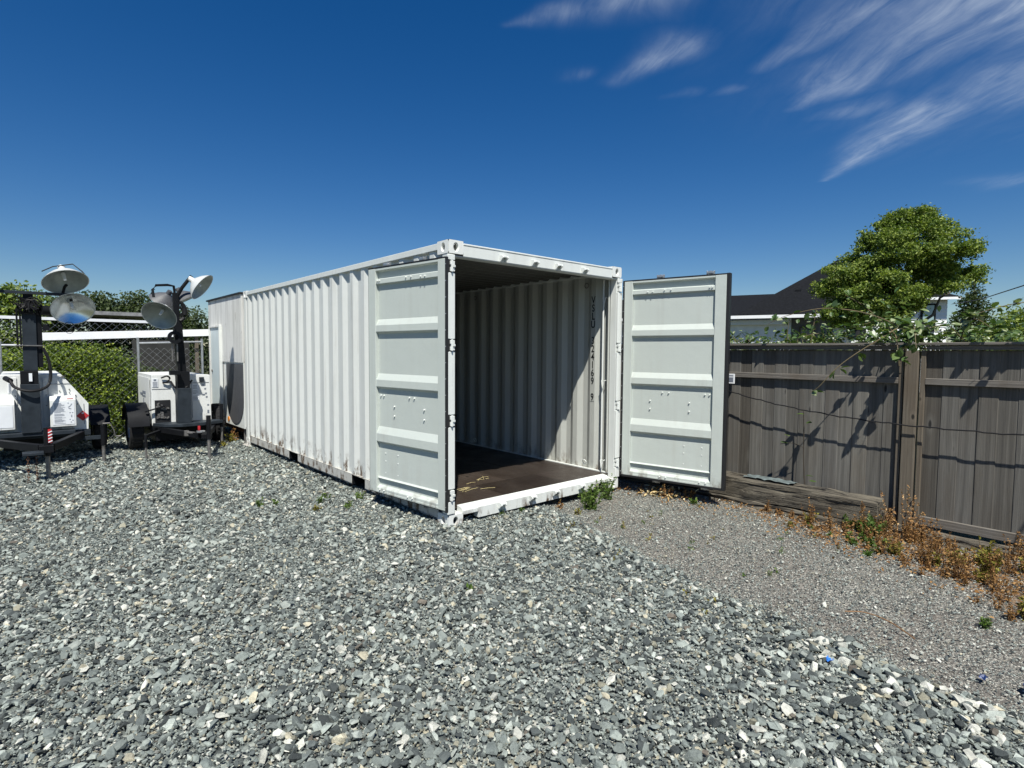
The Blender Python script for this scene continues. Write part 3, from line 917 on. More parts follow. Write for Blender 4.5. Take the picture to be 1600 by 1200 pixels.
for x in (.62, 1.03, 1.37, 1.78):
    for zk, sgn in ((2.492, -1), (.108, 1)):
        mb = MB()
        for dx in (-.036, .022):
            mb.extrude([(x + dx, .0, zk - .032), (x + dx, .0, zk + .034), (x + dx, -.048, zk + .026), (x + dx, -.056, zk + .004), (x + dx, -.034, zk - .012), (x + dx, -.018, zk - .030)], (.014, 0, 0))
        mb.box(x - .0218, x + .0218, -.046, -.001, zk + .008, zk + .020)
        mb.build('lock_rod_keeper', M['rail_white'], cont, bevel=.002)
# lashing bars and rings on the right-hand wall by the door
mb = MB()
mb.box(W_ - .088, W_ - .063, .105, .112, .17, 2.50)
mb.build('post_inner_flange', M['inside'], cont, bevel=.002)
mb = MB(); mb.cyl((W_ - .080, .19, .18), (W_ - .080, .19, 2.46), .011, n=10); mb.build('lashing_bar', M['rail_white'], cont, smooth=True)
for z in (.26, 1.22, 2.2):
    mb = MB(); mb.tube([(W_ - .06, .15, z + .05), (W_ - .10, .145, z + .05), (W_ - .105, .165, z - .045), (W_ - .10, .185, z + .05), (W_ - .06, .19, z + .05)], .006)
    mb.build('lashing_hook', M['rail_white'], cont)
for y in (.47, 2.71, 4.95):
    mb = MB(); a = [(W_ - .062 - .012 * math.sin(t), y + .03 * math.cos(t), .24 + .03 * math.sin(t)) for t in np.linspace(0, 2 * PI, 13)]
    mb.tube(a, .0055); mb.build('lashing_ring', M['rail_white'], cont)
    mb = MB(); a = [(W_ - .066, y + .03 * math.cos(t), 2.42 + .03 * math.sin(t)) for t in np.linspace(0, 2 * PI, 13)]
    mb.tube(a, .0055); mb.build('lashing_ring', M['dull'], cont)


def text_mesh(txt, size, sx=1.0):
    cu = bpy.data.curves.new('lettering', 'FONT'); cu.body = txt; cu.size = size; cu.align_x = 'CENTER'; cu.extrude = .0004
    cu.resolution_u = 4; cu.offset = .0022
    ob = bpy.data.objects.new('lettering_tmp', cu); C.objects.link(ob)
    bpy.context.view_layer.update()
    dg = bpy.context.evaluated_depsgraph_get()
    me = bpy.data.meshes.new_from_object(ob.evaluated_get(dg)); me.name = 'lettering'
    bpy.data.objects.remove(ob)
    return me


# container number, one letter under the other on the inner face of the right wall
txt = 'VSLU 324169 9'
cache = {}
for i, ch in enumerate(txt):
    if ch == ' ': continue
    if ch not in cache:
        me = text_mesh(ch, .122); me.materials.append(M['black']); cache[ch] = me
    o = bpy.data.objects.new('number_letter', cache[ch]); C.objects.link(o); o.parent = cont
    z = 2.20 - i * .0985
    o.location = (W_ - .012 - .039 - .0015, .37, z)
    o.rotation_euler = (R(90), 0, R(-90)); o.scale = (.80, 1, 1)
mb = MB()
for a, b in (((.335, .995), (.405, .995)),):
    mb.box(W_ - .0535, W_ - .0525, .338, .402, 1.004, 1.007)
mb.build('check_digit_underline', M['black'], cont)


# container doors, built in door coordinates: u from the hinge, v = height, w = towards the inner face
def door(hinge, free, name_label, left):
    hx, hy = hinge; fx, fy = free
    Lw = math.hypot(fx - hx, fy - hy)
    u = Vector(((fx - hx) / Lw, (fy - hy) / Lw, 0))
    # inner face looks towards -X for both doors
    w = Vector((-u.y, u.x, 0))
    if w.x > 0: w = -w
    W1 = Lw; Z0, Z1 = .150, 2.440
    P = lambda a, z, d: Vector((hx, hy, 0)) + u * a + w * d + Vector((0, 0, z))
    T_ = .050
    d_root = None
    # frame: stiles and flanges
    def bx(mb, a0, a1, z0, z1, d0, d1):
        vs_ = [P(a, z, d) for z in (z0, z1) for (a, d) in ((a0, d0), (a1, d0), (a1, d1), (a0, d1))]
        mb.add(vs_, [(0, 3, 2, 1), (4, 5, 6, 7), (0, 1, 5, 4), (1, 2, 6, 5), (2, 3, 7, 6), (3, 0, 4, 7)])
    mb = MB()
    # corrugated panel: profile over the height (from top)
    prof = [(.032, -.004), (.040, -.038), (.108, -.038), (.118, -.006), (.166, -.004), (.172, -.034)]
    for a, b, c_, d in ((.517, .578, .642, .662), (1.062, 1.125, 1.195, 1.215), (1.600, 1.672, 1.752, 1.772)):
        prof += [(a, -.034), (b, -.003), (c_, -.001), (d, -.034)]
    prof += [(2.118, -.030), (2.132, -.012), (2.138, -.040), (2.205, -.040), (2.232, -.004), (2.262, -.003)]
    a0, a1 = .118, W1 - .135
    vs_ = []
    for t, d in prof: vs_ += [P(a0 - .004, Z1 - t, d), P(a1 + .004, Z1 - t, d)]
    n = len(prof)
    mb.add(vs_, [(2 * i, 2 * i + 1, 2 * i + 3, 2 * i + 2) for i in range(n - 1)])
    vs_ = []
    for t, d in prof: vs_ += [P(a0 - .004, Z1 - t, d - .004), P(a1 + .004, Z1 - t, d - .004)]
    mb.add(vs_, [(2 * i, 2 * i + 2, 2 * i + 3, 2 * i + 1) for i in range(n - 1)])
    root = mb.build('door', M['door_in'], cont, bevel=.004, label=name_label)
    mb = MB(); bx(mb, .018, a0, Z0 + .012, Z1 - .012, -.046, 0.002); mb.build('door_stile', M['door_in'], root, bevel=.004)
    mb = MB(); bx(mb, a1, W1 - .018, Z0 + .012, Z1 - .012, -.046, 0.002); mb.build('door_stile', M['door_in'], root, bevel=.004)
    mb = MB(); bx(mb, a0 + .001, a1 - .001, Z1 - .034, Z1 - .012, -.046, 0.000)
    mb.build('top_flange', M['door_in'], root, bevel=.002)
    mb = MB(); bx(mb, a0 + .001, a1 - .001, Z0 + .0125, Z0 + .030, -.046, 0.001)
    mb.build('bottom_flange', M['door_in'], root, bevel=.002)
    # rubber gasket all round
    mb = MB()
    bx(mb, -.002, .0175, Z0, Z1, -.058, .006)
    if left: bx(mb, W1 - .0175, W1 - .012, Z0 - .002, Z1 + .004, -.062, .000)
    else: bx(mb, W1 - .0175, W1 + .016, Z0 - .012, Z1 + .004, -.062, .004)
    bx(mb, .0178, W1 - .0178, Z1 - .0115, Z1 + .002, -.058, .003); bx(mb, .0178, W1 - .0178, Z0 - (.012 if not left else -.006), Z0 + .0118, -.058, .001)
    mb.build('gasket', M['gasket'], root, bevel=.003)
    # back sheet (outer side of the door)
    mb = MB(); bx(mb, .0178, W1 - .0178, Z0 + .012, Z1 - .0118, -.062, -.050); mb.build('outer_sheet', M['white'], root)
    # lock rods on the outer side with cams above and below
    for a in (.42, .98):
        mb = MB()
        mb.cyl(P(a, Z0 - .05, -.090), P(a, Z1 + .05, -.090), .017, n=12)
        mb.build('lock_rod', M['galv'], root, smooth=True)
        mb = MB()
        for zc2 in (Z0 - .03, Z1 + .030):
            mb = MB()
            bx(mb, a - .034, a + .034, zc2 - .012, zc2 + .012, -.108, -.058)
            bx(mb, a - .044, a - .030, zc2 - .02, zc2 + .02, -.100, -.075); bx(mb, a + .030, a + .044, zc2 - .02, zc2 + .02, -.100, -.075)
            mb.build('locking_cam', M['galv'], root, bevel=.003)
        for zc2 in (.42, 1.15, 2.1):
            mb = MB(); bx(mb, a - .035, a + .035, zc2 - .03, zc2 + .03, -.110, -.0621)
            mb.build('rod_bracket', M['white'], root, bevel=.003)
    # bolts through the panel
    mb = MB()
    B = [(.50, .135), (.575, .135), (1.00, .135), (W1 - .145, .135), (.49, 1.285), (.565, 1.285), (.97, 1.285), (1.02, 1.285),
         (.345, 1.385), (.345, 1.480), (.80, 1.385), (.80, 1.480), (.49, 2.245), (.56, 2.245), (.94, 2.245), (1.01, 2.245), (.30, .145), (.36, .145)]
    for a, t in B:
        if a > a1 - .02: a = a1 - .03
        # depth of the profile there
        dd = np.interp(t, [q[0] for q in prof], [q[1] for q in prof])
        mb.cyl(P(a, Z1 - t, dd), P(a, Z1 - t, dd + .014), .0085, .007, n=8)
    for a in (.75, .95):
        for t in (1.87, 1.95, 2.07):
            mb.cyl(P(a, Z1 - t, -.034), P(a, Z1 - t, -.028), .008, .006, n=8)
    mb.build('bolt_heads', M['rail_white'], root, kind='stuff')
    mb = MB()
    for z in np.arange(Z0 + .05, Z1, .145): mb.cyl(P(.0065, z, .006), P(.0065, z, .009), .0055, n=8)
    mb.build('gasket_rivets', M['galv'], root, kind='stuff')
    for hz in HZ:
        mb = MB(); bx(mb, -.030, .10, hz - .010, hz + .010, -.080, -.0585); mb.build('hinge_leaf', M['rail_white'], root, bevel=.002)
    return root


door((-.030, -.012), (-.187, 1.175), 'left door of the container folded back against its side', True)
door((2.453, -.024), (2.706, -1.190), 'right door of the container swung out towards the fence', False)

# packing under the rear corner
tag(MB().box(-.06, .16, 5.86, 6.13, -.075, -.006).build('wooden_block', M['concrete'], None, bevel=.01), 'small grey block packed under the rear left corner of the container', 'block')

# straw lying on the floor
mb = MB(); r_ = random.Random(4)
for k in range(14):
    cx, cy_ = .98 + r_.gauss(0, .14), .78 + r_.gauss(0, .05)
    if k < 8: cx, cy_ = .62 + r_.gauss(0, .12), .50 + r_.gauss(0, .06)
    a = r_.gauss(.25, .5); l = r_.uniform(.03, .12); b = r_.uniform(-.02, .02)
    mb.tube([(cx - l * math.cos(a), cy_ - l * math.sin(a), .1645 + r_.uniform(0, .008)), (cx + b, cy_ + b, .166 + r_.uniform(0, .01)), (cx + l * math.cos(a), cy_ + l * math.sin(a), .1645)], .0016, 4)
mb.a = [random.random() for _ in mb.f]
tag(mb.build('straw', M['straw'], None, kind='stuff'), 'yellow straw scraps on the dark container floor', 'straw')

# ------------------------------------------------------------------ fence
fence = thing('wooden_fence', (3.40, -1.2, 0), 'weathered grey board fence with top cap on the right', 'fence')
FX = 3.40
protos = []
for k in range(3):
    wd = (.1358, .1362, .1355)[k]
    protos.append(MB().box(0, .017, -wd / 2, wd / 2, 0, 1.0).build('board', M['fence_wood'], fence, local=True, bevel=.004, seg=1))
used = [False] * 3
POSTS = [-5.08, -2.66, -.24, 2.18, 4.60, 7.02]
_alt = [0]
def add_board(y, z0, z1):
    _alt[0] ^= 1
    k = random.randrange(3)
    if used[k]: o = share(protos[k], 'board', fence)
    else: o = protos[k]; used[k] = True
    o.location = (random.uniform(0, .0015) + .0055 * _alt[0], y + 1.2, z0)
    o.scale = (1, 1, z1 - z0)
    o.rotation_euler = (0, random.uniform(-.0012, .0012), 0)
for i in range(len(POSTS) - 1):
    a, b = POSTS[i] + .086, POSTS[i + 1] - .106
    n = round((b - a) / .1335)
    st_ = (b - a) / n
    for j in range(n):
        y = a + st_ * (j + .5)
        hi = 1.645
        add_board(y, .055 if y < -2.6 else .02, hi)
for i, y in enumerate(POSTS):
    mb = MB(); mb.box(FX - .062, FX + .030, y - .062, y + .042, -.1, 1.64)
    mb.build('post', M['post_wood'], fence, bevel=.004)
    for yy_ in (y - .098, y + .070):
        mb = MB(); mb.box(FX - .036, FX - .001, yy_ - .015, yy_ + .022, .03, 1.642)
        mb.build('trim_batten', M['post_wood'], fence, bevel=.003)
for i in range(len(POSTS) - 1):
    a, b = POSTS[i] + .094, POSTS[i + 1] - .115
    for z0, z1, tk in ((1.648, 1.690, .045), (1.330, 1.388, .038), (.022, .104, .032)):
        if z0 < .1 and a > -2.6: continue
        if z0 < 1.6 and z0 > 1: a_, b_ = a, b
        MB().box(FX - tk, FX - .0005, a, b, z0, z1).build('rail', M['rail_wood_y'], fence, bevel=.003)
for a, b in ((-5.2, -2.68), (-2.676, -.22), (-.216, 2.2), (2.204, 4.6), (4.604, 7.1)):
    MB().box(FX - .075, FX + .06, a, b, 1.692, 1.715).build('cap_board', M['rail_wood_y'], fence, bevel=.003)
# small white tag nailed to the fence
tg = thing('white_tag', (3.385, -.895, 1.31), 'small white tag with a dark square on the fence beside the open door', 'tag')
MB().box(3.340, 3.360, -.955, -.885, 1.252, 1.365).build('tag_plate', M['decal'], tg, bevel=.002)
MB().box(3.3375, 3.3395, -.945, -.897, 1.275, 1.325).build('dark_square', M['print'], tg)
MB().box(3.3375, 3.3395, -.945, -.897, 1.343, 1.350).build('print_line', M['print'], tg)


def smooth_path(ctrl, n=10):
    pts = []; c = [Vector(p) for p in ctrl]; c = [c[0] * 2 - c[1]] + c + [c[-1] * 2 - c[-2]]
    for i in range(1, len(c) - 2):
        for k in range(n):
            t = k / n
            pts.append(.5 * ((2 * c[i]) + (-c[i - 1] + c[i + 1]) * t + (2 * c[i - 1] - 5 * c[i] + 4 * c[i + 1] - c[i + 2]) * t * t + (-c[i - 1] + 3 * c[i] - 3 * c[i + 1] + c[i + 2]) * t ** 3))
    pts.append(c[-2]); return pts


mb = MB()
ctrl = [(3.335, -.2, 1.30), (3.32, -.60, 1.235), (3.30, -.89, 1.17), (3.295, -1.30, 1.085), (3.30, -1.71, 1.02), (3.295, -2.15, .975), (3.30, -2.58, .95), (3.30, -3.0, .945), (3.295, -3.48, .95), (3.30, -4.2, .99), (3.33, -5.0, 1.1)]
pp = smooth_path(ctrl, 8)
pp = [p + Vector((0, 0, .004 * math.sin(i * 1.1) + .003 * math.sin(i * 2.7))) for i, p in enumerate(pp)]
mb.tube(pp, .0065, 6)
tag(mb.build('black_cable', M['cable'], None, smooth=True), 'thin black cable sagging along the front of the board fence', 'cable')


# timbers stacked at the foot of the fence
def beam(name, x0, x1, y0, y1, z0, z1, label, seed, tiltz=0.0):
    r = np.random.default_rng(seed); n = 26
    mb = MB(); vs_ = []
    sec = [(0, 0), (.5, -.02), (1, 0), (1.02, .5), (1, 1), (.72, 1.0), (.66, .93), (.30, .98), (.0, .98), (-.02, .78), (.015, .74), (-.02, .35)]
    for i in range(n):
        t = i / (n - 1); y = y0 + (y1 - y0) * t
        for (a, b) in sec:
            vs_.append((x0 + (x1 - x0) * a + r.normal(0, .0045) + .006 * math.sin(y * 9 + b * 14), y + r.normal(0, .006), z0 + (z1 - z0) * b + tiltz * t + r.normal(0, .005)))
    k = len(sec)
    fs = [(i * k + j, (i + 1) * k + j, (i + 1) * k + (j + 1) % k, i * k + (j + 1) % k) for i in range(n - 1) for j in range(k)]
    fs += [tuple(range(k)), tuple(range(n * k - 1, (n - 1) * k - 1, -1))]
    mb.add(vs_, fs)
    o = mb.build(name, M['timber'], None)
    return tag(o, label, 'timber')


beam('timber_beam', 3.03, 3.27, -2.53, 1.6, .018, .235, 'long weathered timber lying on top of another along the fence foot', 5, .01)
beam('timber_beam', 2.99, 3.20, -2.35, 1.9, -.09, .012, 'half buried lower timber under the long weathered one', 6)
beam('timber_beam', 3.13, 3.28, -5.2, -2.62, -.065, .010, 'pale timber on the ground under the right fence section', 7)
o = MB().box(3.075, 3.105, -2.585, -2.535, -.05, .16).build('wooden_stake', M['post_wood'], None, bevel=.004); tag(o, 'short wooden stake standing against the end of the long timber', 'stake')
# crumpled tarp on the beam
mb = MB(); n1_, n2_ = 16, 6; vs_ = []
r = np.random.default_rng(9)
for i in range(n1_):
    for j in range(n2_):
        vs_.append((3.10 + .030 * j + r.normal(0, .006), -1.22 - .50 * i / (n1_ - 1) + r.normal(0, .008), .243 + .012 * abs(math.sin(i * .9 + j * 1.7)) * (.3 + .7 * math.sin(PI * i / (n1_ - 1))) + r.uniform(0, .006)))
mb.add(vs_, [(i * n2_ + j, (i + 1) * n2_ + j, (i + 1) * n2_ + j + 1, i * n2_ + j + 1) for i in range(n1_ - 1) for j in range(n2_ - 1)])
tag(mb.build('crumpled_tarp', M['tarp'], None, smooth=True), 'crumpled grey blue sheet lying on top of the long timber', 'tarp')

# ------------------------------------------------------------------ foliage tools
def leaves_mesh(mb, centers, size, r, normal_bias=(0, 0, .6), spread=1.0, rnd_f=None, aspect=.55):
    """one folded leaf (two quads worth) per centre"""
    n = len(centers)
    nb = np.array(normal_bias)
    nrm = r.normal(size=(n, 3)) * spread + nb; nrm /= np.linalg.norm(nrm, axis=1)[:, None]
    t = r.normal(size=(n, 3)); t -= nrm * (t * nrm).sum(1)[:, None]; t /= np.linalg.norm(t, axis=1)[:, None]
    b = np.cross(nrm, t)
    s = size * r.uniform(.6, 1.3, n)[:, None]
    c = np.asarray(centers)
    v0 = c - t * s * .5; v2 = c + t * s * .5
    v1 = c + b * s * aspect * .5 + nrm * s * .10; v3 = c - b * s * aspect * .5 + nrm * s * .10
    base = len(mb.v)
    allv = np.stack([v0, v1, v2, v3], 1).reshape(-1, 3)
    mb.v += [tuple(q) for q in allv.tolist()]
    q = (np.arange(n) * 4 + base).tolist()
    for i in q:
        mb.f.append((i, i + 1, i + 2)); mb.f.append((i, i + 2, i + 3))
    rv = rnd_f if rnd_f is not None else r.uniform(0, 1, n)
    mb.a += np.repeat(rv, 2).tolist()


def crown_points(r, lobes, n, shell=.55, clump=0, csize=.1):
    """points in a union of ellipsoids, biased to the shell, gathered in clumps"""
    w = np.array([l[3] * l[4] * l[5] for l in lobes]) ** .72; w /= w.sum()
    k = n if not clump else max(1, n // clump)
    idx = r.choice(len(lobes), k, p=w)
    d = r.normal(size=(k, 3)); d /= np.linalg.norm(d, axis=1)[:, None]
    rad = (shell + (1 - shell) * r.uniform(0, 1, k) ** .6)[:, None]
    rad *= r.uniform(.75, 1.08, k)[:, None]
    L = np.array(lobes)[idx]
    p = L[:, :3] + d * rad * L[:, 3:6]
    cr = r.uniform(0, 1, k)
    if clump:
        p = np.repeat(p, clump, 0) + r.normal(0, csize, (k * clump, 3)) * np.array([1, 1, .55])
        cr = np.clip(np.repeat(cr, clump) + r.normal(0, .18, k * clump), 0, 1)
    return p, cr


def limb(mb, a, b, r0, r1, seed=0, n=7, wob=.05):
    r = random.Random(seed); a, b = Vector(a), Vector(b); L = (b - a).length
    pts = [a.lerp(b, i / (n - 1)) + (Vector((r.gauss(0, 1), r.gauss(0, 1), r.gauss(0, .5))) * wob * L if 0 < i < n - 1 else Vector()) for i in range(n)]
    mb.tube(pts, r0, 7, r1); mb.a = []
    return pts


# ------------------------------------------------------------------ tree beyond the fence
def tree(loc, lobes, nleaf, leaf, mat, trunk_spec, label, cat, name='garden_tree', seed=1, clump=9, csize=.12, shell=.5, group=None):
    t = thing(name, loc, label, cat, group)
    r = np.random.default_rng(seed)
    mb = MB()
    for i, (a, b, r0, r1) in enumerate(trunk_spec): limb(mb, a, b, r0, r1, seed * 10 + i)
    mb.build('trunk', M['bark'], t, local=True, smooth=True)
    p, cr = crown_points(r, lobes, nleaf, shell, clump, csize)
    mb = MB(); leaves_mesh(mb, p, leaf, r, rnd_f=cr, spread=.9)
    mb.build('crown', mat, t, local=True)
    return t


# crown of many small leaf masses set inside the tree's real outline (lateral / depth / height)
lobes = []
tr_r = random.Random(2)
ZE = [2.15, 2.4, 2.6, 3.0, 3.18, 3.68, 4.1, 4.42, 4.62]
LE = [-1.0, -1.6, -1.85, -1.98, -1.95, -1.62, -1.22, -.95, -.45]
RE = [.25, .3, .35, .5, 1.85, 1.95, 1.65, 1.2, .75]
while len(lobes) < 250:
    z = 2.35 + 2.5 * tr_r.random() ** 1.15
    lo, hi = np.interp(z, ZE, LE), np.interp(z, ZE, RE)
    c_, hw = (lo + hi) / 2, (hi - lo) / 2
    ang = tr_r.uniform(0, 2 * PI); rad = tr_r.random() ** .5
    rr2 = tr_r.uniform(.15, .29)
    la, de = c_ + math.cos(ang) * rad * max(.05, hw - rr2 * .8), math.sin(ang) * rad * max(.05, min(hw, 1.5) - rr2 * .8)
    if -1.22 < la < -.98 and z > 3.55: continue
    lobes.append((la * .752 + de * .659, -la * .659 + de * .752, z, rr2, rr2, rr2 * .72))
spec = [((0, 0, -.3), (.05, 0, 1.5), .14, .10), ((.05, 0, 1.4), (.6, -.5, 3.9), .06, .015), ((.05, 0, 1.4), (-.45, .4, 4.0), .06, .015), ((.05, 0, 1.3), (-1.0, 1.0, 3.2), .05, .012), ((.05, 0, 1.4), (.15, 0, 4.4), .06, .015),
        ((.05, 0, 1.5), (1.0, -1.0, 3.5), .05, .012), ((.02, 0, 1.2), (.9, -.3, 3.4), .045, .012), ((.05, 0, 1.5), (-.7, .3, 3.3), .045, .012), ((.1, 0, 1.6), (.4, -.2, 3.9), .045, .012)]
tree((12.5, -.20, 0), lobes, 95000, .066, M['leaf_tree'], spec, 'round leafy green tree rising behind the fence before the white house', 'tree', seed=3, clump=14, csize=.055, shell=.45)
lobes = [(0, 0, z, w, w, .32) for z, w in ((1.2, .8), (1.7, .7), (2.2, .6), (2.6, .5), (2.95, .36), (3.25, .2))]
tree((16.6, -.85, 0), lobes, 9000, .08, M['leaf_dark'], [((0, 0, 0), (0, 0, 3.6), .10, .02)], 'dark conifer behind the right side of the round tree', 'tree', 'conifer_tree', 5, 6, .08, .3)
lobes = [(0, 0, 2.1, .85, .85, .8), (.6, -.5, 2.0, .7, .7, .6), (-.5, .4, 1.8, .7, .7, .6)]
tree((15.6, -2.1, 0), lobes, 9000, .09, M['leaf_tree'], [((0, 0, 0), (0, 0, 2.2), .08, .02), ((0, 0, 1), (.5, -.4, 2.1), .05, .02)], 'low rounded bush right of the conifer beyond the fence', 'bush', 'garden_bush', 6, 8, .1, .35)

# ------------------------------------------------------------------ brambles behind the fence
def cane(pts, nleaf, size, seed, label, group=None, r0=.007, name='bramble_cane', lm=None):
    """arching stem with leaves in threes"""
    r = random.Random(seed)
    t = thing(name, pts[0], label, 'bramble', group)
    path = smooth_path(pts, 7)
    mb = MB(); mb.tube(path, r0, 5, .002); mb.build('stem', M['cane'], t, smooth=True)
    mb = MB(); n = len(path)
    for k in range(nleaf):
        i = int(r.uniform(.12, 1) * (n - 1)); p = path[i]
        side = Vector((r.gauss(0, 1), r.gauss(0, 1), r.gauss(.1, .5))).normalized()
        for q in range(3):
            d = (side + Vector((r.gauss(0, .5), r.gauss(0, .5), r.gauss(0, .3)))).normalized()
            leaf(mb, p + side * size * .35, d, size * r.uniform(.7, 1.15), r)
    mb.build('leaves', lm or M['leaf_bramble'], t, kind='stuff')
    return t


def leaf(mb, base, d, s, r, w=.62, rnd=None, droop=.18):
    """a cupped oval leaf of six triangles"""
    d = Vector(d).normalized(); upv = Vector((r.gauss(0, .35), r.gauss(0, .35), 1)).normalized()
    sd = d.cross(upv).normalized(); nn = sd.cross(d).normalized()
    a = Vector(base); prof = [(.0, 0), (.25, .40), (.55, .5), (.82, .28), (1, 0)]
    mid = [a + d * s * t - nn * s * droop * t * t for t, _ in prof]
    L = [mid[i] + sd * s * w * prof[i][1] + nn * s * .07 for i in (1, 2, 3)]
    Rr = [mid[i] - sd * s * w * prof[i][1] + nn * s * .07 for i in (1, 2, 3)]
    v = mid + L + Rr
    q = r.random() if rnd is None else rnd
    mb.add(v, [(0, 1, 5), (1, 2, 6, 5), (2, 3, 7, 6), (3, 4, 7), (0, 8, 1), (1, 8, 9, 2), (2, 9, 10, 3), (3, 10, 4)], q)


# thicket as one mass
r = np.random.default_rng(21)
mb = MB(); cs = []
rr_ = random.Random(21)
for k in range(5200):
    y = rr_.uniform(-5.2, .6); hump = 1.74 + .06 * math.sin(y * 2.1) + .05 * math.sin(y * 5.3 + 1) + (.05 if -3.3 < y < -1.9 else 0)
    x = 3.5 + rr_.random() ** 1.3 * 1.3
    z = rr_.uniform(1.2, 1) * 0 + hump + rr_.gauss(-.05, .11) - (x - 3.5) * .02
    d = Vector((rr_.gauss(-.3, 1), rr_.gauss(0, 1), rr_.gauss(.2, .6)))
    leaf(mb, (x, y, z), d, rr_.uniform(.035, .085), rr_)
tag(mb.build('bramble_thicket', M['leaf_bramble'], None, kind='stuff'), 'green bramble thicket showing just above the fence top', 'brambles')
mb = MB()
for k in range(900):
    y = rr_.uniform(-5.2, .6); x = rr_.uniform(3.5, 4.6); z = 1.55; h = rr_.uniform(.12, .36)
    dx_, dy_ = rr_.gauss(0, .07), rr_.gauss(0, .07); w = .004
    mb.add([(x - w, y, z), (x + w, y + .004, z), (x + dx_ * .5 + w * .6, y + dy_ * .5, z + h * .6), (x + dx_ * .5 - w * .6, y + dy_ * .5, z + h * .6), (x + dx_, y + dy_, z + h * .95)],
           [(0, 1, 2, 3), (3, 2, 4)], rr_.random())
tag(mb.build('dry_grass', M['grass_dry'], None, kind='stuff'), 'dry grass blades standing among the brambles behind the fence', 'grass')

G1 = 'bramble canes arching over the fence'
cane([(3.75, -2.75, 1.55), (3.45, -2.60, 1.86), (3.22, -2.40, 1.72), (3.10, -2.15, 1.50), (3.05, -1.98, 1.28), (3.04, -1.90, 1.22)], 13, .085, 1, 'bramble cane drooping over the fence in front of the boards left of the post')
cane([(3.85, -2.9, 1.5), (3.70, -2.35, 1.95), (3.50, -1.9, 2.08), (3.35, -1.55, 2.02), (3.3, -1.35, 1.93)], 11, .085, 2, 'bramble cane rising left above the fence in front of the round tree')
cane([(3.8, -2.6, 1.5), (3.55, -2.62, 1.85), (3.25, -2.70, 1.85), (3.0, -2.78, 1.66)], 15, .10, 3, 'leafy bramble cane hanging over the fence post')
cane([(3.9, -2.4, 1.5), (3.8, -2.35, 1.85), (3.7, -2.15, 2.1), (3.6, -2.0, 2.22)], 14, .075, 4, 'upright pale leaved bramble shoot behind the fence left of the post')
cane([(3.9, -3.9, 1.5), (3.75, -3.6, 1.9), (3.6, -3.45, 2.05), (3.45, -3.2, 2.0), (3.4, -3.0, 1.9)], 13, .08, 5, 'bramble cane arching near the right edge above the fence')
cane([(3.6, -3.75, 1.5), (3.4, -3.68, 1.95), (3.2, -3.62, 2.14), (3.05, -3.5, 2.16)], 12, .085, 6, 'bramble cane with large leaves at the far right edge')
cane([(3.75, -1.35, 1.5), (3.72, -1.38, 1.8), (3.70, -1.40, 1.98)], 9, .06, 7, 'thin upright shoot above the fence before the white stucco wall')
cane([(3.70, -1.62, 1.5), (3.70, -1.66, 1.85), (3.72, -1.68, 2.10)], 12, .06, 8, 'taller upright shoot above the fence before the dark roof')
cane([(3.7, -1.0, 1.5), (3.66, -.98, 1.72), (3.6, -.9, 1.86)], 14, .055, 9, 'small bushy shoot above the fence next to the open door')
cane([(3.8, -2.9, 1.5), (3.6, -3.0, 1.85), (3.45, -3.1, 1.92), (3.3, -3.25, 1.82)], 14, .085, 10, 'bramble cane lying along the fence cap right of the post')
cane([(3.7, -2.5, 1.5), (3.5, -2.45, 1.80), (3.28, -2.55, 1.78), (3.12, -2.62, 1.60), (3.08, -2.64, 1.50)], 14, .095, 12, 'short dense bramble spray over the fence cap at the post')
for i, (y, z, h, ns, sz, lb) in enumerate(((-2.42, 1.6, .34, 10, .07, 'leafy bramble shoots just left of the fence post'), (-2.95, 1.6, .28, 12, .07, 'bramble shoots just right of the fence post'),
                                          (-1.85, 1.6, .22, 9, .055, 'low bramble shoots before the shaded house wall'), (-.82, 1.6, .22, 12, .05, 'low leafy shoots closest to the open door'))):
    cane([(3.85, y - .1, z), (3.75, y, z + h * .6), (3.6, y + .08, z + h), (3.5, y + .2, z + h * .9)], ns, sz, 30 + i, lb)
# climbing stem standing in front of the boards
t = thing('climbing_stem', (3.28, -1.75, 0), 'dark thin stem climbing from the timber up to the cable', 'stem')
mb = MB(); mb.tube(smooth_path([(3.27, -1.80, .2), (3.29, -1.77, .5), (3.30, -1.76, .8), (3.30, -1.75, 1.0)], 5), .008, 6, .004)
mb.tube(smooth_path([(3.29, -1.77, .62), (3.24, -1.66, .66), (3.2, -1.56, .64)], 4), .003, 4)
mb.build('stem', M['darkstem'], t)
mb = MB(); r_ = random.Random(6)
for p in ((3.2, -1.56, .66), (3.22, -1.60, .74), (3.29, -1.76, .97), (3.29, -1.78, .88), (3.27, -1.80, .33), (3.26, -1.84, .28)):
    leaf(mb, p, (r_.gauss(0, 1), r_.gauss(0, 1), .2), .075, r_)
mb.build('leaves', M['leaf_weed'], t, kind='stuff')

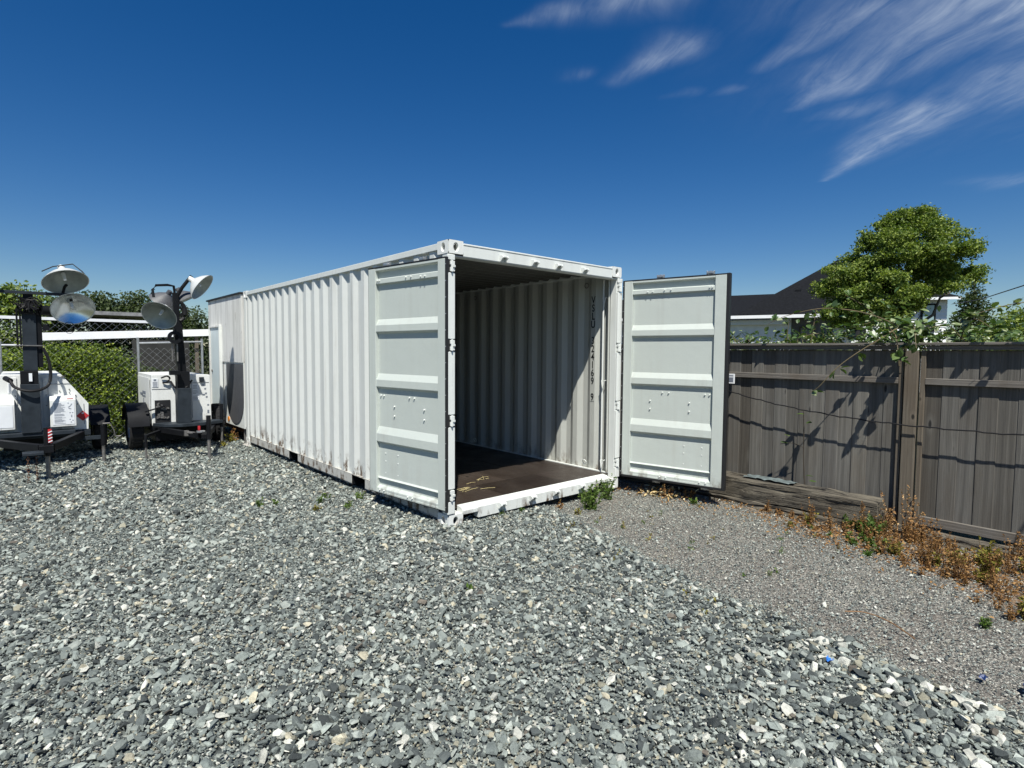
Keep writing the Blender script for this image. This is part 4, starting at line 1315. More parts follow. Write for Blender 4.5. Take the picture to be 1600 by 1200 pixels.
# ------------------------------------------------------------------ weeds
def weed_rust(x, y, h, seed, mat, label, group, n=16, name='dry_weed', lean=.18, lsz=.022):
    r = random.Random(seed); z0 = float(gz(np.array(x), np.array(y))) - .02
    t = thing(name, (x, y, z0), label, 'weed', group)
    mb = MB(); lm = MB()
    for k in range(n):
        a = r.uniform(0, 2 * PI); rad = r.uniform(0, h * .38)
        b = Vector((math.cos(a) * rad * .5, math.sin(a) * rad * .5, 0)); hh = h * r.uniform(.45, 1) * (1 - .35 * rad / (h * .38))
        tip = Vector((math.cos(a) * rad + r.gauss(0, lean) * hh * .6, math.sin(a) * rad + r.gauss(0, lean) * hh * .6, hh))
        path = [b, b.lerp(tip, .5) + Vector((r.gauss(0, .012), r.gauss(0, .012), 0)), tip]
        mb.tube(path, .0018, 3, .001)
        for q in range(int(hh * 120)):
            f = r.uniform(.06, 1); p = b.lerp(tip, f)
            d = Vector((r.gauss(0, 1), r.gauss(0, 1), r.gauss(.6, .7)))
            s = lsz * r.uniform(.5, 1.25)
            dn = d.normalized(); sd = dn.cross(Vector((r.gauss(0, 1), r.gauss(0, 1), r.gauss(0, 1)))).normalized()
            lm.add([p, p + dn * s * .6 + sd * s * .35, p + dn * s * 1.3, p + dn * s * .6 - sd * s * .35], [(0, 1, 2, 3)], r.random())
    mb.build('stems', M['drystem'] if mat in (M['leaf_rust'], M['leaf_dry'], M['leaf_olive'], M['leaf_drybrown']) else M['stem'], t, local=True, kind='stuff')
    lm.build('leaves', mat, t, local=True, kind='stuff')
    return t


GR, GG = 'rusty dried weeds along the fence foot', 'green weeds among the dried ones at the fence foot'
GO = 'half dry yellowish weeds along the fence foot'
r_ = random.Random(17)
k = 0
spots = []
for yy_ in np.arange(-5.0, -1.45, .085):
    w0, w1 = np.interp(yy_, [-5, -4.2, -3.7, -3.3, -2.7, -2.0, -1.6, -1.1], [1.4, 1.45, 1.62, 2.02, 2.22, 2.56, 2.75, 2.90]), 3.14
    for q in range(5 if yy_ < -2.3 else 2):
        x = r_.uniform(w0, w1)
        if yy_ > -2.6: x = min(x, 2.98)
        spots.append((x, yy_ + r_.uniform(-.05, .05)))
for (x, y) in spots:
    k += 1
    edge = x < .2 + np.interp(y, [-5, -3.7, -3.3, -2.7, -2.0, -1.1], [1.45, 1.62, 2.02, 2.22, 2.56, 2.9])
    gsel = r_.random()
    green = (-2.75 < y < -2.05 and gsel < .6) or gsel < .10
    olive = (not green) and ((y < -3.25 and gsel < .45) or gsel < .22)
    h = r_.uniform(.06, .14) if edge else r_.uniform(.12, .34)
    if y > -1.9: h *= .5
    if y > -1.9 and r_.random() < .45: continue
    if green: weed_rust(x, y, h * .6, k, M['leaf_weed'], 'small leafy green weed growing at the foot of the fence', GG, 14, 'green_weed', .3, .024)
    elif olive: weed_rust(x, y, h * .8, k, M['leaf_olive'], 'yellowish half dry weed growing at the foot of the fence', GO, 15, 'half_dry_weed', .25)
    else: weed_rust(x, y, h, k, M['leaf_rust'], 'rusty brown dried weed standing at the foot of the fence', GR, 11, lean=.11, lsz=.016)
weed_rust(3.10, -2.74, .62, 501, M['leaf_drybrown'], 'tallest straw coloured dried weed in front of the fence post', None, 15, 'tall_dry_weed', .12, .019)
weed_rust(2.85, -2.52, .24, 502, M['leaf_weed'], 'dense bright green clump below the tall dried weed', None, 26, 'green_weed', .3, .03)
weed_rust(1.80, -3.72, .17, 503, M['leaf_olive'], 'wide yellow green weed clump at the right edge by the gravel', None, 34, 'yellow_weed', .35, .024)
weed_rust(1.44, -3.55, .085, 504, M['leaf_weed'], 'small lone green tuft in the fine gravel near the right edge', None, 22, 'green_tuft', .5, .02)
# green weeds by the container corner
weed_rust(1.60, -.30, .34, 510, M['leaf_weed'], 'bushy green weed in front of the sill near its right end', None, 26, 'bushy_weed', .45, .026)
weed_rust(2.03, -.17, .34, 511, M['leaf_weed'], 'green weed against the right front corner of the container', None, 20, 'bushy_weed', .4, .024)
weed_rust(1.84, -.10, .30, 512, M['leaf_weed'], 'thin flowering green weed between two bushy ones at the sill', None, 16, 'thin_weed', .2, .024)
weed_rust(1.32, -.12, .14, 513, M['leaf_rust'], 'small rusty weed in front of the middle of the sill', None, 8, 'dry_weed', .25)
weed_rust(1.34, -.36, .10, 514, M['leaf_olive'], 'low yellowish weed left of the bushy green one', None, 10, 'half_dry_weed', .4)
weed_rust(.62, -.02, .09, 515, M['leaf_weed'], 'tiny green weed under the sill near the left corner', None, 9, 'green_weed', .3)
weed_rust(.86, -.02, .08, 516, M['leaf_weed'], 'tiny green weed under the sill left of its middle', None, 7, 'green_weed', .3)
for i, (x, y, h, lb) in enumerate(((-1.07, 1.87, .13, 'green grassy weed in the gravel, leftmost of those beside the container'), (-.92, 1.83, .09, 'small weed just right of the leftmost grassy one'),
                                   (-.54, 1.59, .12, 'green weed in the gravel, second from the container side'), (-.44, 1.70, .11, 'dark green weed behind two others beside the container'),
                                   (-.17, 1.43, .15, 'taller green weed growing right at the side of the container'), (-.66, 1.38, .10, 'yellowish weed in front of the group beside the container'),
                                   (-.40, 1.20, .11, 'sparse weed nearest the camera beside the container side'), (-.65, -1.18, .055, 'tiny yellow green tuft alone in the middle of the gravel'))):
    weed_rust(x, y, h, 530 + i, M['leaf_weed'] if i != 5 else M['leaf_olive'], lb, None, 9, 'gravel_weed', .35, .026)
# sparse ground-cover scraps on the fine gravel and under the door
r_ = random.Random(31)
mb = MB()
for k in range(6500):
    y = r_.uniform(-5, .2); x = r_.gauss(np.interp(y, [-5, -3.5, -2.7, -1.1, 0], [2.1, 2.45, 2.65, 2.94, 2.75]), .28)
    if x > 3.36 or (y > -1.2 and x < 2.2) or (y > -1.9 and r_.random() < .55): continue
    z = float(gz(np.array(x), np.array(y))) + r_.uniform(-.005, .03)
    leaf(mb, (x, y, z), (r_.gauss(0, 1), r_.gauss(0, 1), r_.gauss(.3, .4)), r_.uniform(.012, .034), r_)
tag(mb.build('dried_ground_cover', M['leaf_rust'], None, kind='stuff'), 'rusty dried ground cover along the fence foot', 'ground cover')
mb = MB()
for k in range(150):
    x, y = r_.gauss(2.62, .16), r_.gauss(-.42, .16)
    if x < 2.48: continue
    z = float(gz(np.array(x), np.array(y))) + r_.uniform(0, .05)
    leaf(mb, (x, y, z), (r_.gauss(0, 1), r_.gauss(0, 1), r_.gauss(.3, .5)), r_.uniform(.03, .085), r_, .35)
tag(mb.build('dry_leaves', M['leaf_dry'], None, kind='stuff'), 'pale dry leaves and stalks scattered under the open right door', 'dry leaves')
weed_rust(2.62, -.90, .07, 560, M['leaf_weed'], 'bright green grass tuft under the free end of the right door', None, 30, 'grass_tuft', .5, .03)
weed_rust(2.60, -.55, .20, 561, M['leaf_rust'], 'brown dead weed in the shade under the right door', None, 9, 'dry_weed', .4)
weed_rust(2.75, -.75, .18, 562, M['leaf_rust'], 'second brown dead weed under the right door nearer its free end', None, 9, 'dry_weed', .4)
for i in range(26):
    x, y = r_.uniform(1.0, 2.6), r_.uniform(-2.6, -.3)
    if coarse(x, y) > .1: continue
    weed_rust(x, y, r_.uniform(.03, .075), 600 + i, M['leaf_olive'] if r_.random() < .5 else M['leaf_weed'], 'tiny sparse weed in the fine gravel before the open door', 'tiny weeds in the fine gravel', 5, 'tiny_weed', .4, .016)
for i in range(16):
    x, y = r_.uniform(.2, 1.1), r_.uniform(-2.4, -.4)
    if coarse(x, y) < 0 or coarse(x, y) > .5: continue
    weed_rust(x, y, r_.uniform(.05, .10), 640 + i, M['leaf_olive'], 'thin dark stalked weed on the edge of the crushed stone', 'thin weeds on the gravel edge', 3, 'thin_stalk_weed', .2, .014)

# blue scraps
def scrap(name, x, y, s, mat, label, seed):
    r = random.Random(seed); z = float(gz(np.array(x), np.array(y))) + .018
    mb = MB(); n = 5
    vs_ = [(x + s * (i / 4 - .5) + r.gauss(0, s * .05), y + s * .6 * (j / 4 - .5) + r.gauss(0, s * .05), z + r.uniform(0, s * .28)) for i in range(n) for j in range(n)]
    mb.add(vs_, [(i * n + j, (i + 1) * n + j, (i + 1) * n + j + 1, i * n + j + 1) for i in range(n - 1) for j in range(n - 1)])
    tag(mb.build(name, mat, None), label, 'plastic scrap')
scrap('blue_scrap', .23, -3.11, .045, M['blue'], 'bright blue plastic scrap lying in the gravel', 1)
scrap('dark_blue_scrap', .74, -3.84, .09, M['navy'], 'dark blue crumpled plastic at the right edge of the gravel', 2)
scrap('dark_blue_scrap', .70, -3.66, .05, M['navy'], 'smaller dark blue plastic piece behind the crumpled one', 3)
t_ = MB(); t_.tube(smooth_path([(.95, -2.95, .0), (1.0, -3.05, .012), (.98, -3.18, .010), (.88, -3.33, .0)], 5), .004, 5)
tag(t_.build('dry_twig', M['drystem'], None), 'thin dry twig lying on the fine gravel', 'twig')

# ------------------------------------------------------------------ light tower trailers
def lamp(parent, c, axis, rad, refl, name='lamp_head', shade=None, hooked=True):
    """floodlight: parabolic shade opening along axis"""
    c, d = Vector(c), Vector(axis).normalized()
    prof = [(-.78, .16), (-.66, .34), (-.42, .66), (-.18, .88), (0, 1.0), (.02, 1.03), (.02, 1.0)]
    mb = MB(); mb.lathe(c, d, [(a * rad * .95, b * rad) for a, b in prof], 30)
    mb.cyl(c - d * rad * 1.0, c - d * rad * .72, rad * .17, rad * .2, 14)
    root = mb.build(name, shade or M['hood_enamel'], parent, smooth=True)
    mb = MB(); inner = [(-.70, .02), (-.64, .33), (-.40, .645), (-.16, .865), (.0, .985)]
    mb.lathe(c, d, [(a * rad * .95, b * rad) for a, b in inner], 30)
    mb.build('reflector', refl, root, smooth=True)
    mb = MB(); mb.cyl(c - d * rad * .55, c - d * rad * .12, rad * .10, rad * .07, 10); mb.build('bulb', M['decal'], root, smooth=True)
    return root


def tyre(parent, c, rad, w):
    c = Vector(c)
    mb = MB(); mb.lathe(c, (1, 0, 0), [(-w * .42, rad * .62), (-w * .5, rad * .8), (-w * .45, rad * .95), (-w * .33, rad), (w * .33, rad), (w * .45, rad * .95), (w * .5, rad * .8), (w * .42, rad * .62)], 32)
    whl = mb.build('wheel', M['tyre'], parent, smooth=True)
    mb = MB(); mb.lathe(c, (1, 0, 0), [(-w * .40, rad * .62), (-w * .36, rad * .55), (-w * .18, rad * .5), (-w * .15, .001)], 24)
    mb.build('rim', M['galv'], whl, smooth=True)
    mb = MB()
    for k in range(30):
        a = 2 * PI * k / 30
        d = Vector((0, math.cos(a), math.sin(a)))
        mb.obox(c + d * (rad + .002), (1, 0, 0), d, Vector((1, 0, 0)).cross(d), w * .34, .004, .012)
    mb.build('tread', M['tyre'], whl, kind='stuff')


def jack(parent, x, y, ztop, r0=.030, foot=True, mat=None, lower=None):
    mb = MB(); mb.cyl((x, y, ztop * .42), (x, y, ztop), r0, n=14); a = mb.build('jack', mat or M['black'], parent, smooth=True)
    z0 = float(gz(np.array(x), np.array(y))) - .01
    mb = MB(); mb.cyl((x, y, z0 + .01), (x, y, ztop * .42 + .02), r0 * .72, n=12); mb.build('jack_leg', lower or M['dull'], a, smooth=True)
    mb = MB(); mb.box(x - .06, x + .06, y - .06, y + .06, z0, z0 + .012); mb.build('foot_plate', M['dull'], a)
    return a


# --- first tower (left edge)
t1 = thing('light_tower_trailer', (-2.77, 6.6, 0), 'white light tower trailer at the left edge, nearest one, with red diamond placard', 'light tower')
hx = [(-3.40, .42), (-2.15, .42), (-2.14, .80), (-2.45, 1.245), (-3.09, 1.245), (-3.40, .80)]
mb = MB(); mb.extrude([(x, 6.2, z) for x, z in hx], (0, 1.55, 0)); mb.build('cabinet', M['tower_white'], t1, bevel=.008)
# front cover plates around the mast
MB().box(-2.985, -2.93, 6.188, 6.199, .45, 1.20).build('cover_strip', M['tower_white'], t1, bevel=.002)
MB().box(-2.655, -2.61, 6.188, 6.199, .45, 1.20).build('cover_strip', M['tower_white'], t1, bevel=.002)


def ctrl_box(parent, x0, x1, z0, z1, yf, yb, seed, lines=True):
    pr_ = [(yb, z0), (yf, z0), (yf, z1 - .06), (yf + .03, z1), (yb, z1)]
    mb = MB(); mb.extrude([(x0, y, z) for y, z in pr_], (x1 - x0, 0, 0)); b = mb.build('control_box', M['tower_white'], parent, bevel=.006)
    MB().box(x0 + .03, x1 - .02, yf - .004, yf - .0005, z0 + .03, z1 - .08).build('decal', M['decal'], b)
    if lines:
        mb = MB(); r = random.Random(seed); z = z1 - .10
        while z > z0 + .05:
            mb.box(x0 + .045, x0 + .045 + r.uniform(.07, .13), yf - .006, yf - .0045, z - .004, z); z -= r.choice((.012, .012, .02))
        for q in range(14):
            xx = r.uniform(x1 - .10, x1 - .03); zz = r.uniform(z0 + .05, z1 - .1); mb.box(xx - .007, xx + .007, yf - .006, yf - .0045, zz - .005, zz + .005)
        mb.build('printed_text', M['print'], b, kind='stuff')
        MB().box(x1 - .10, x1 - .03, yf + .004, yf + .012, z1 - .046, z1 - .036).build('red_print', M['redprint'], b)
    return b


ctrl_box(t1, -2.59, -2.30, .50, .935, 6.03, 6.199, 1)
ctrl_box(t1, -3.27, -2.96, .50, .905, 6.03, 6.199, 2, False)
mb = MB(); c_ = Vector((-2.215, 6.194, .625)); s_ = .075
mb.add([c_ + Vector(q) * s_ for q in ((0, 0, 1), (1, 0, 0), (0, 0, -1), (-1, 0, 0))] + [c_ + Vector((0, .005, 0)) + Vector(q) * s_ for q in ((0, 0, 1), (1, 0, 0), (0, 0, -1), (-1, 0, 0))],
       [(0, 1, 2, 3), (7, 6, 5, 4), (0, 4, 5, 1), (1, 5, 6, 2), (2, 6, 7, 3), (3, 7, 4, 0)])
mb.build('red_diamond_placard', M['redprint'], t1)
MB().box(-2.228, -2.202, 6.188, 6.1935, .655, .672).build('placard_mark', M['decal'], t1)
MB().box(-3.02, -2.93, 6.194, 6.199, .99, 1.14).build('decal', M['decal'], t1)
mb = MB()
for k in range(9): mb.box(-3.012, -2.945, 6.191, 6.1935, 1.00 + k * .014, 1.005 + k * .014)
mb.build('printed_text', M['print'], t1, kind='stuff')
mb = MB()
for x, z in ((-2.42, 1.20), (-2.36, 1.02), (-2.36, .97), (-2.47, 1.00), (-2.29, .93), (-2.27, .80), (-2.62, .95), (-2.62, .8), (-2.95, .95), (-2.96, .7)): mb.cyl((x, 6.186, z), (x, 6.199, z), .008, n=8)
mb.box(-2.445, -2.415, 6.188, 6.199, 1.19, 1.215)
mb.build('panel_bolts', M['dull'], t1, kind='stuff')
for (x0, x1, z0, z1) in ((-2.60, -2.25, 1.10, 1.104), (-2.60, -2.596, .95, 1.10), (-2.20, -2.196, .50, .80)):
    MB().box(x0, x1, 6.194, 6.1985, z0, z1).build('panel_seam', M['blk2'], t1)
for k in range(6): MB().box(-2.1495, -2.142, 6.75, 7.35, .50 + k * .035, .512 + k * .035).build('louvre', M['blk2'], t1)
# frame and tongue
mb = MB()
mb.box(-3.42, -2.13, 6.16, 7.8, .34, .415)
mb.box(-3.50, -2.32, 5.95, 6.155, .40, .45)
mb.build('chassis', M['blk2'], t1, bevel=.004)
mb = MB(); mb.bar((-3.30, 5.93, .385), (-2.72, 4.98, .36), .07, .09); mb.bar((-2.25, 5.93, .385), (-2.62, 4.98, .36), .07, .09)
mb.box(-2.74, -2.60, 4.86, 5.1, .31, .40); mb.build('tongue', M['black'], t1, bevel=.004)
mb = MB(); mb.box(-3.1, -2.4, 6.5, 7.5, .15, .338); mb.build('under_tray', M['black'], t1)
MB().bar((-3.45, 7.05, .30), (-2.05, 7.05, .30), .06).build('axle', M['black'], t1)
j1 = jack(t1, -2.66, 4.95, .62, .034)
mb = MB(); mb.cyl((-2.63, 4.905, .43), (-2.63, 4.905, .60), .022, n=10); mb.build('red_reflector_tube', M['redprint'], t1)
mb = MB()
for k in range(4): mb.obox((-2.63, 4.882, .45 + k * .04), (1, 0, .5), (0, 1, 0), (-.5, 0, 1), .022, .002, .006)
mb.build('white_stripes', M['decal'], t1, kind='stuff')


def chain(parent, x, y, z0, z1):
    mb = MB(); z = z1; k = 0
    while z > z0:
        a = 0 if k % 2 else PI / 2
        pts = [(x + .012 * math.cos(t) * math.cos(a), y + .012 * math.cos(t) * math.sin(a), z - .022 + .022 * math.sin(t)) for t in np.linspace(0, 2 * PI, 9)]
        mb.tube(pts, .004, 4); z -= .034; k += 1
    mb.build('safety_chain', M['rusty'], parent)
chain(t1, -2.85, 4.72, -.01, .33); chain(t1, -2.77, 4.78, .0, .33)
mb = MB(); mb.box(-2.90, -2.70, 4.70, 4.90, .315, .345); mb.build('hitch_plate', M['blk2'], t1, bevel=.003)
# outrigger to the right
a = jack(t1, -2.01, 5.86, .50, .030)
MB().bar((-2.35, 5.92, .33), (-2.03, 5.88, .33), .05).build('outrigger_arm', M['blk2'], t1)
mb = MB(); mb.cyl((-2.20, 5.9, .33), (-2.05, 5.88, .33), .018, n=8); mb.build('clamp', M['galv'], t1)
mb = MB(); mb.tube([(-2.01, 5.86, .50), (-2.01, 5.84, .53), (-1.93, 5.84, .53), (-1.88, 5.84, .42), (-1.87, 5.84, .33), (-1.80, 5.84, .33)], .008, 6); mb.build('jack_crank', M['dull'], t1)
tyre(t1, (-1.96, 7.05, .31), .31, .18); tyre(t1, (-3.58, 7.05, .31), .31, .18)
mb = MB()
pts = [(7.05 + .40 * math.cos(t), .33 + .38 * math.sin(t)) for t in np.linspace(.25, PI - .25, 9)]
mb.add([(x, y, z) for y, z in pts for x in (-2.10, -1.84)], [(2 * i, 2 * i + 1, 2 * i + 3, 2 * i + 2) for i in range(8)])
mb.build('fender', M['black'], t1, smooth=True)
# mast
mb = MB(); mb.box(-2.895, -2.69, 5.93, 6.15, .45, 1.12); mb.build('mast', M['blk2'], t1, bevel=.006)
MB().box(-2.89, -2.70, 5.94, 6.14, 1.1205, 1.30).build('mast_collar', M['black'], t1, bevel=.004)
mb = MB(); mb.box(-2.85, -2.70, 5.98, 6.12, 1.3005, 2.10); mb.build('mast_section', M['blk2'], t1, bevel=.004)
mb = MB(); mb.box(-2.83, -2.72, 6.0, 6.10, 2.1005, 2.355); mb.build('mast_section', M['black'], t1, bevel=.004)
for xx in (-2.91, -2.875):
    MB().box(xx, xx + .022, 5.99, 6.05, 1.62, 2.15).build('guide_rail', M['black'], t1)
MB().box(-2.699, -2.64, 6.0, 6.1, 1.35, 2.15).build('guide_rail', M['black'], t1)
MB().box(-2.92, -2.62, 5.95, 5.975, 1.64, 1.655).build('cross_plate', M['dull'], t1)
MB().box(-2.63, -2.56, 5.96, 6.02, 1.86, 1.94).build('winch_box', M['black'], t1, bevel=.004)
MB().box(-2.80, -2.765, 5.915, 5.929, 1.16, 1.27).build('white_handle', M['decal'], t1)
MB().box(-3.6, -2.30, 5.965, 6.015, 2.345, 2.385).build('cross_bar', M['blk2'], t1, bevel=.003)
# coiled cable bundle hanging from the top
mb = MB(); r_ = random.Random(8)
for k in range(17):
    a = k / 17 * PI * 1.15 - .25; L = r_.uniform(.09, .17)
    d = Vector((math.cos(a), -.35, -abs(math.sin(a)) * .9))
    c_ = Vector((-2.79 + r_.uniform(-.04, .04), 5.95, 2.26))
    mb.tube([c_, c_ + d * L * .7 + Vector((0, 0, .05)), c_ + d * L * 1.15, c_ + d * L * .9 - Vector((0, 0, .06)), c_ + Vector((0, -.02, -.05))], .009, 5)
for k in range(7):
    x = -2.86 + k * .028; mb.tube(smooth_path([(x, 5.95, 2.25), (x + r_.uniform(-.04, .04), 5.93, 2.15), (x + .02, 5.95, 2.08), (x + .05, 5.94, 2.14)], 4), .009, 5)
mb.build('coiled_cable', M['cable'], t1, smooth=True, kind='stuff')
mb = MB(); mb.lathe((-2.60, 5.93, 2.13), (1, .4, 0), [(-.05, .02), (-.05, .065), (.05, .065), (.05, .02)], 16); mb.build('cable_reel', M['black'], t1, smooth=True)
mb = MB(); mb.tube(smooth_path([(-3.00, 5.99, 1.18), (-2.94, 5.90, 1.08), (-2.78, 5.86, 1.03), (-2.62, 5.90, 1.08), (-2.57, 5.95, 1.22), (-2.585, 5.97, 1.45), (-2.64, 5.98, 1.62)], 7), .019, 8)
mb.cyl((-3.04, 6.10, 1.20), (-2.99, 5.98, 1.17), .034, n=10); mb.build('power_cable', M['cable'], t1, smooth=True)
# lamps
lamp(t1, (-2.37, 5.86, 2.535), (.14, -.50, -.80), .262, M['dullref'])
lamp(t1, (-2.30, 5.84, 2.165), (.12, -.80, -.58), .25, M['reflector'])
lamp(t1, (-3.34, 5.9, 2.60), (-.2, -.55, -.70), .262, M['dullref'])
lamp(t1, (-3.28, 5.9, 2.17), (-.5, -.75, -.45), .25, M['dullref'], shade=M['dark_grey'])
mb = MB(); mb.tube([(-2.62, 5.9, 2.66), (-2.50, 5.94, 2.74), (-2.28, 5.96, 2.80), (-2.18, 5.90, 2.70), (-2.12, 5.86, 2.60)], .008, 6)
mb.tube([(-2.40, 5.99, 2.38), (-2.38, 5.97, 2.47), (-2.36, 5.93, 2.50)], .02, 6); mb.tube([(-2.36, 5.99, 2.36), (-2.33, 5.97, 2.33), (-2.31, 5.95, 2.28)], .02, 6)
mb.tube([(-2.35 + .06 * math.cos(t), 5.85, 1.90 + .08 * math.sin(t)) for t in np.linspace(0, 2 * PI, 14)], .004, 5)
mb.build('lamp_bracket', M['black'], t1, smooth=True)

# --- second tower
t2 = thing('light_tower_trailer', (-.87, 6.9, 0), 'smaller white light tower trailer between the first one and the container', 'light tower')
hx = [(-1.30, .36), (-.42, .36), (-.43, 1.175), (-.80, 1.195), (-1.29, 1.195)]
mb = MB(); mb.extrude([(x, 6.55, z) for x, z in hx], (0, 1.35, 0)); cab = mb.build('cabinet', M['tower_white'], t2, bevel=.008)
mb = MB(); mb.box(-1.255, -1.035, 6.538, 6.549, .40, .775); og = mb.build('engine_opening', M['gasket'], t2)
mb = MB(); r_ = random.Random(12)
for k in range(14):
    x, z = r_.uniform(-1.22, -1.07), r_.uniform(.45, .74); s_ = r_.uniform(.012, .03)
    mb.obox((x, 6.528, z), (1, 0, r_.gauss(0, .3)), (0, 1, 0), (0, 0, 1), s_, .009, s_ * .7)
mb.build('engine_bits', M['dull'], og, kind='stuff')
MB().box(-1.31, -1.303, 6.66, 7.80, .40, 1.14).build('side_panel', M['tower_white'], t2, bevel=.003)
mb = MB()
for y0, y1, z0, z1 in ((7.0, 7.32, .85, .90), (7.02, 7.38, .80, .83), (7.18, 7.24, .62, .78), (7.30, 7.55, .82, .86)): mb.box(-1.314, -1.3105, y0, y1, z0, z1)
mb.build('printed_text', M['print'], t2, kind='stuff')
for (x0, x1, z0, z1) in ((-1.29, -1.02, .955, .959), (-.70, -.45, 1.045, 1.049), (-.715, -.711, .45, 1.045)):
    MB().box(x0, x1, 6.5445, 6.549, z0, z1).build('panel_seam', M['blk2'], t2)
MB().box(-1.285, -1.20, 6.543, 6.549, .99, 1.13).build('decal', M['decal'], t2)
mb = MB()
for k in range(5): mb.box(-1.275, -1.21, 6.540, 6.5425, 1.0 + k * .018, 1.006 + k * .018)
mb.box(-1.262, -1.225, 6.540, 6.5425, 1.095, 1.12)
mb.build('printed_text', M['print'], t2, kind='stuff')
MB().box(-.71, -.60, 6.543, 6.549, .74, 1.02).build('decal', M['decal'], t2)
mb = MB()
for k in range(12):
    if k not in (4, 8): mb.box(-.70, -.70 + r_.uniform(.05, .09), 6.540, 6.5425, .75 + k * .022, .757 + k * .022)
for (x, z) in ((-.54, 1.0), (-.51, .94), (-.50, .86), (-.53, .84), (-.49, .80), (-.47, .66), (-.47, .56), (-.47, .53)): mb.box(x - .014, x + .014, 6.546, 6.5485, z - .012, z + .012)
mb.build('printed_text', M['print'], t2, kind='stuff')
MB().box(-.60, -.53, 6.51, 6.549, 1.06, 1.14).build('control_switch', M['blk2'], t2, bevel=.004)
mb = MB(); mb.tube(smooth_path([(-1.16, 6.52, 1.14), (-1.08, 6.50, 1.17), (-1.04, 6.50, 1.13), (-1.08, 6.51, 1.07), (-1.14, 6.53, 1.06)], 5), .014, 7); mb.build('door_latch', M['black'], t2, smooth=True)
mb = MB(); mb.tube(smooth_path([(-1.03, 6.50, 1.08), (-.98, 6.36, .98), (-.86, 6.24, .99), (-.76, 6.3, 1.10)], 6), .017, 7); mb.build('power_cable', M['cable'], t2, smooth=True)
mb = MB(); mb.box(-1.32, -.42, 6.54, 7.9, .28, .355); mb.build('chassis', M['black'], t2, bevel=.004)
mb = MB(); mb.extrude([(-1.30, 6.50, .36), (-1.18, 6.22, .36), (-.95, 6.10, .36), (-.62, 6.12, .36), (-.30, 6.30, .36), (-.32, 6.50, .36)], (0, 0, .05)); mb.build('platform', M['blk2'], t2, bevel=.005)
mb = MB(); mb.bar((-1.22, 6.4, .31), (-.86, 5.35, .30), .06, .08); mb.bar((-.42, 6.4, .31), (-.76, 5.35, .30), .06, .08); mb.box(-.86, -.72, 5.22, 5.4, .27, .33); mb.build('tongue', M['black'], t2, bevel=.004)
mb = MB(); mb.box(-1.25, -.45, 6.6, 7.8, .10, .275); mb.build('under_tray', M['black'], t2)
jack(t2, -.78, 5.17, .62, .032)
jack(t2, -1.50, 5.78, .32, .022); MB().bar((-1.25, 6.2, .31), (-1.49, 5.80, .30), .04).build('outrigger_arm', M['black'], t2)
jack(t2, -.31, 6.36, .68, .028); MB().bar((-.5, 6.45, .33), (-.33, 6.38, .33), .045).build('outrigger_arm', M['black'], t2)
mb = MB(); mb.lathe((-.86, 5.30, .36), (0, 0, 1), [(0, .001), (0, .06), (.02, .06), (.025, .001)], 16); mb.build('hitch_plate', M['galv'], t2)
mb = MB(); mb.cyl((-.98, 5.6, .33), (-.90, 5.45, .33), .02, n=8); mb.box(-1.02, -.96, 5.58, 5.64, .28, .36); mb.build('coupler', M['dull'], t2)
MB().box(-.87, -.84, 5.42, 5.45, .38, .44).build('red_knob', M['redprint'], t2)
tyre(t2, (-1.50, 6.86, .31), .325, .20); tyre(t2, (-.25, 6.95, .31), .325, .16)
mb = MB(); pts = [(6.86 + .40 * math.cos(t), .33 + .40 * math.sin(t)) for t in np.linspace(.2, PI - .1, 9)]
mb.add([(x, y, z) for y, z in pts for x in (-1.63, -1.34)], [(2 * i, 2 * i + 1, 2 * i + 3, 2 * i + 2) for i in range(8)]); mb.build('fender', M['black'], t2, smooth=True)
mb = MB(); mb.bar((-1.40, 6.5, .60), (-1.12, 6.50, .68), .03, .02); mb.build('fender_stay', M['black'], t2)
mb = MB(); mb.box(-.985, -.79, 6.22, 6.42, .41, .98); mb.build('mast', M['blk2'], t2, bevel=.006)
mb = MB(); mb.box(-.98, -.80, 6.23, 6.41, .9805, 1.25); mb.build('mast_collar', M['black'], t2, bevel=.004)
mb = MB(); mb.bar((-.90, 6.32, 1.25), (-.955, 6.30, 2.12), .12, .12, (0, 1, 0)); mb.build('mast_section', M['black'], t2, bevel=.004)
mb = MB(); mb.bar((-.955, 6.30, 2.12), (-.97, 6.28, 2.52), .08, .08, (0, 1, 0)); mb.build('mast_section', M['black'], t2, bevel=.004)
mb = MB()
for k in range(16):
    a = -PI * .42 + k / 15 * PI * .9; c_ = Vector((-.93, 6.24, 2.22)); d = Vector((math.cos(a), -.15, math.sin(a)))
    mb.tube([c_ + d * .04, c_ + d * .145], .007, 4)
mb.tube([(-.93 + .085 * math.cos(t), 6.225, 2.22 + .15 * math.sin(t)) for t in np.linspace(-1.5, 1.5, 9)], .03, 6)
mb.build('coiled_cable', M['cable'], t2, kind='stuff')
mb = MB(); mb.tube([(-.97, 6.28, 2.45), (-.99, 6.26, 2.62), (-1.08, 6.24, 2.63), (-1.24, 6.22, 2.61), (-1.29, 6.20, 2.54), (-1.28, 6.18, 2.42)], .020, 7)
mb.tube([(-.95, 6.27, 2.45), (-.88, 6.24, 2.60), (-.80, 6.22, 2.72), (-.74, 6.20, 2.80)], .028, 7)
mb.build('lamp_bracket', M['black'], t2, smooth=True)
mb = MB(); mb.lathe((-1.02, 6.12, 1.80), (0, -1, 0), [(-.03, .05), (-.03, .10), (.03, .10), (.03, .05)], 18); mb.build('cable_reel', M['black'], t2, smooth=True)
for x, z0, z1 in ((-1.06, 1.42, 1.72), (-.99, 1.42, 1.70)): MB().box(x, x + .018, 6.16, 6.18, z0, z1).build('guide_rod', M['dull'], t2)
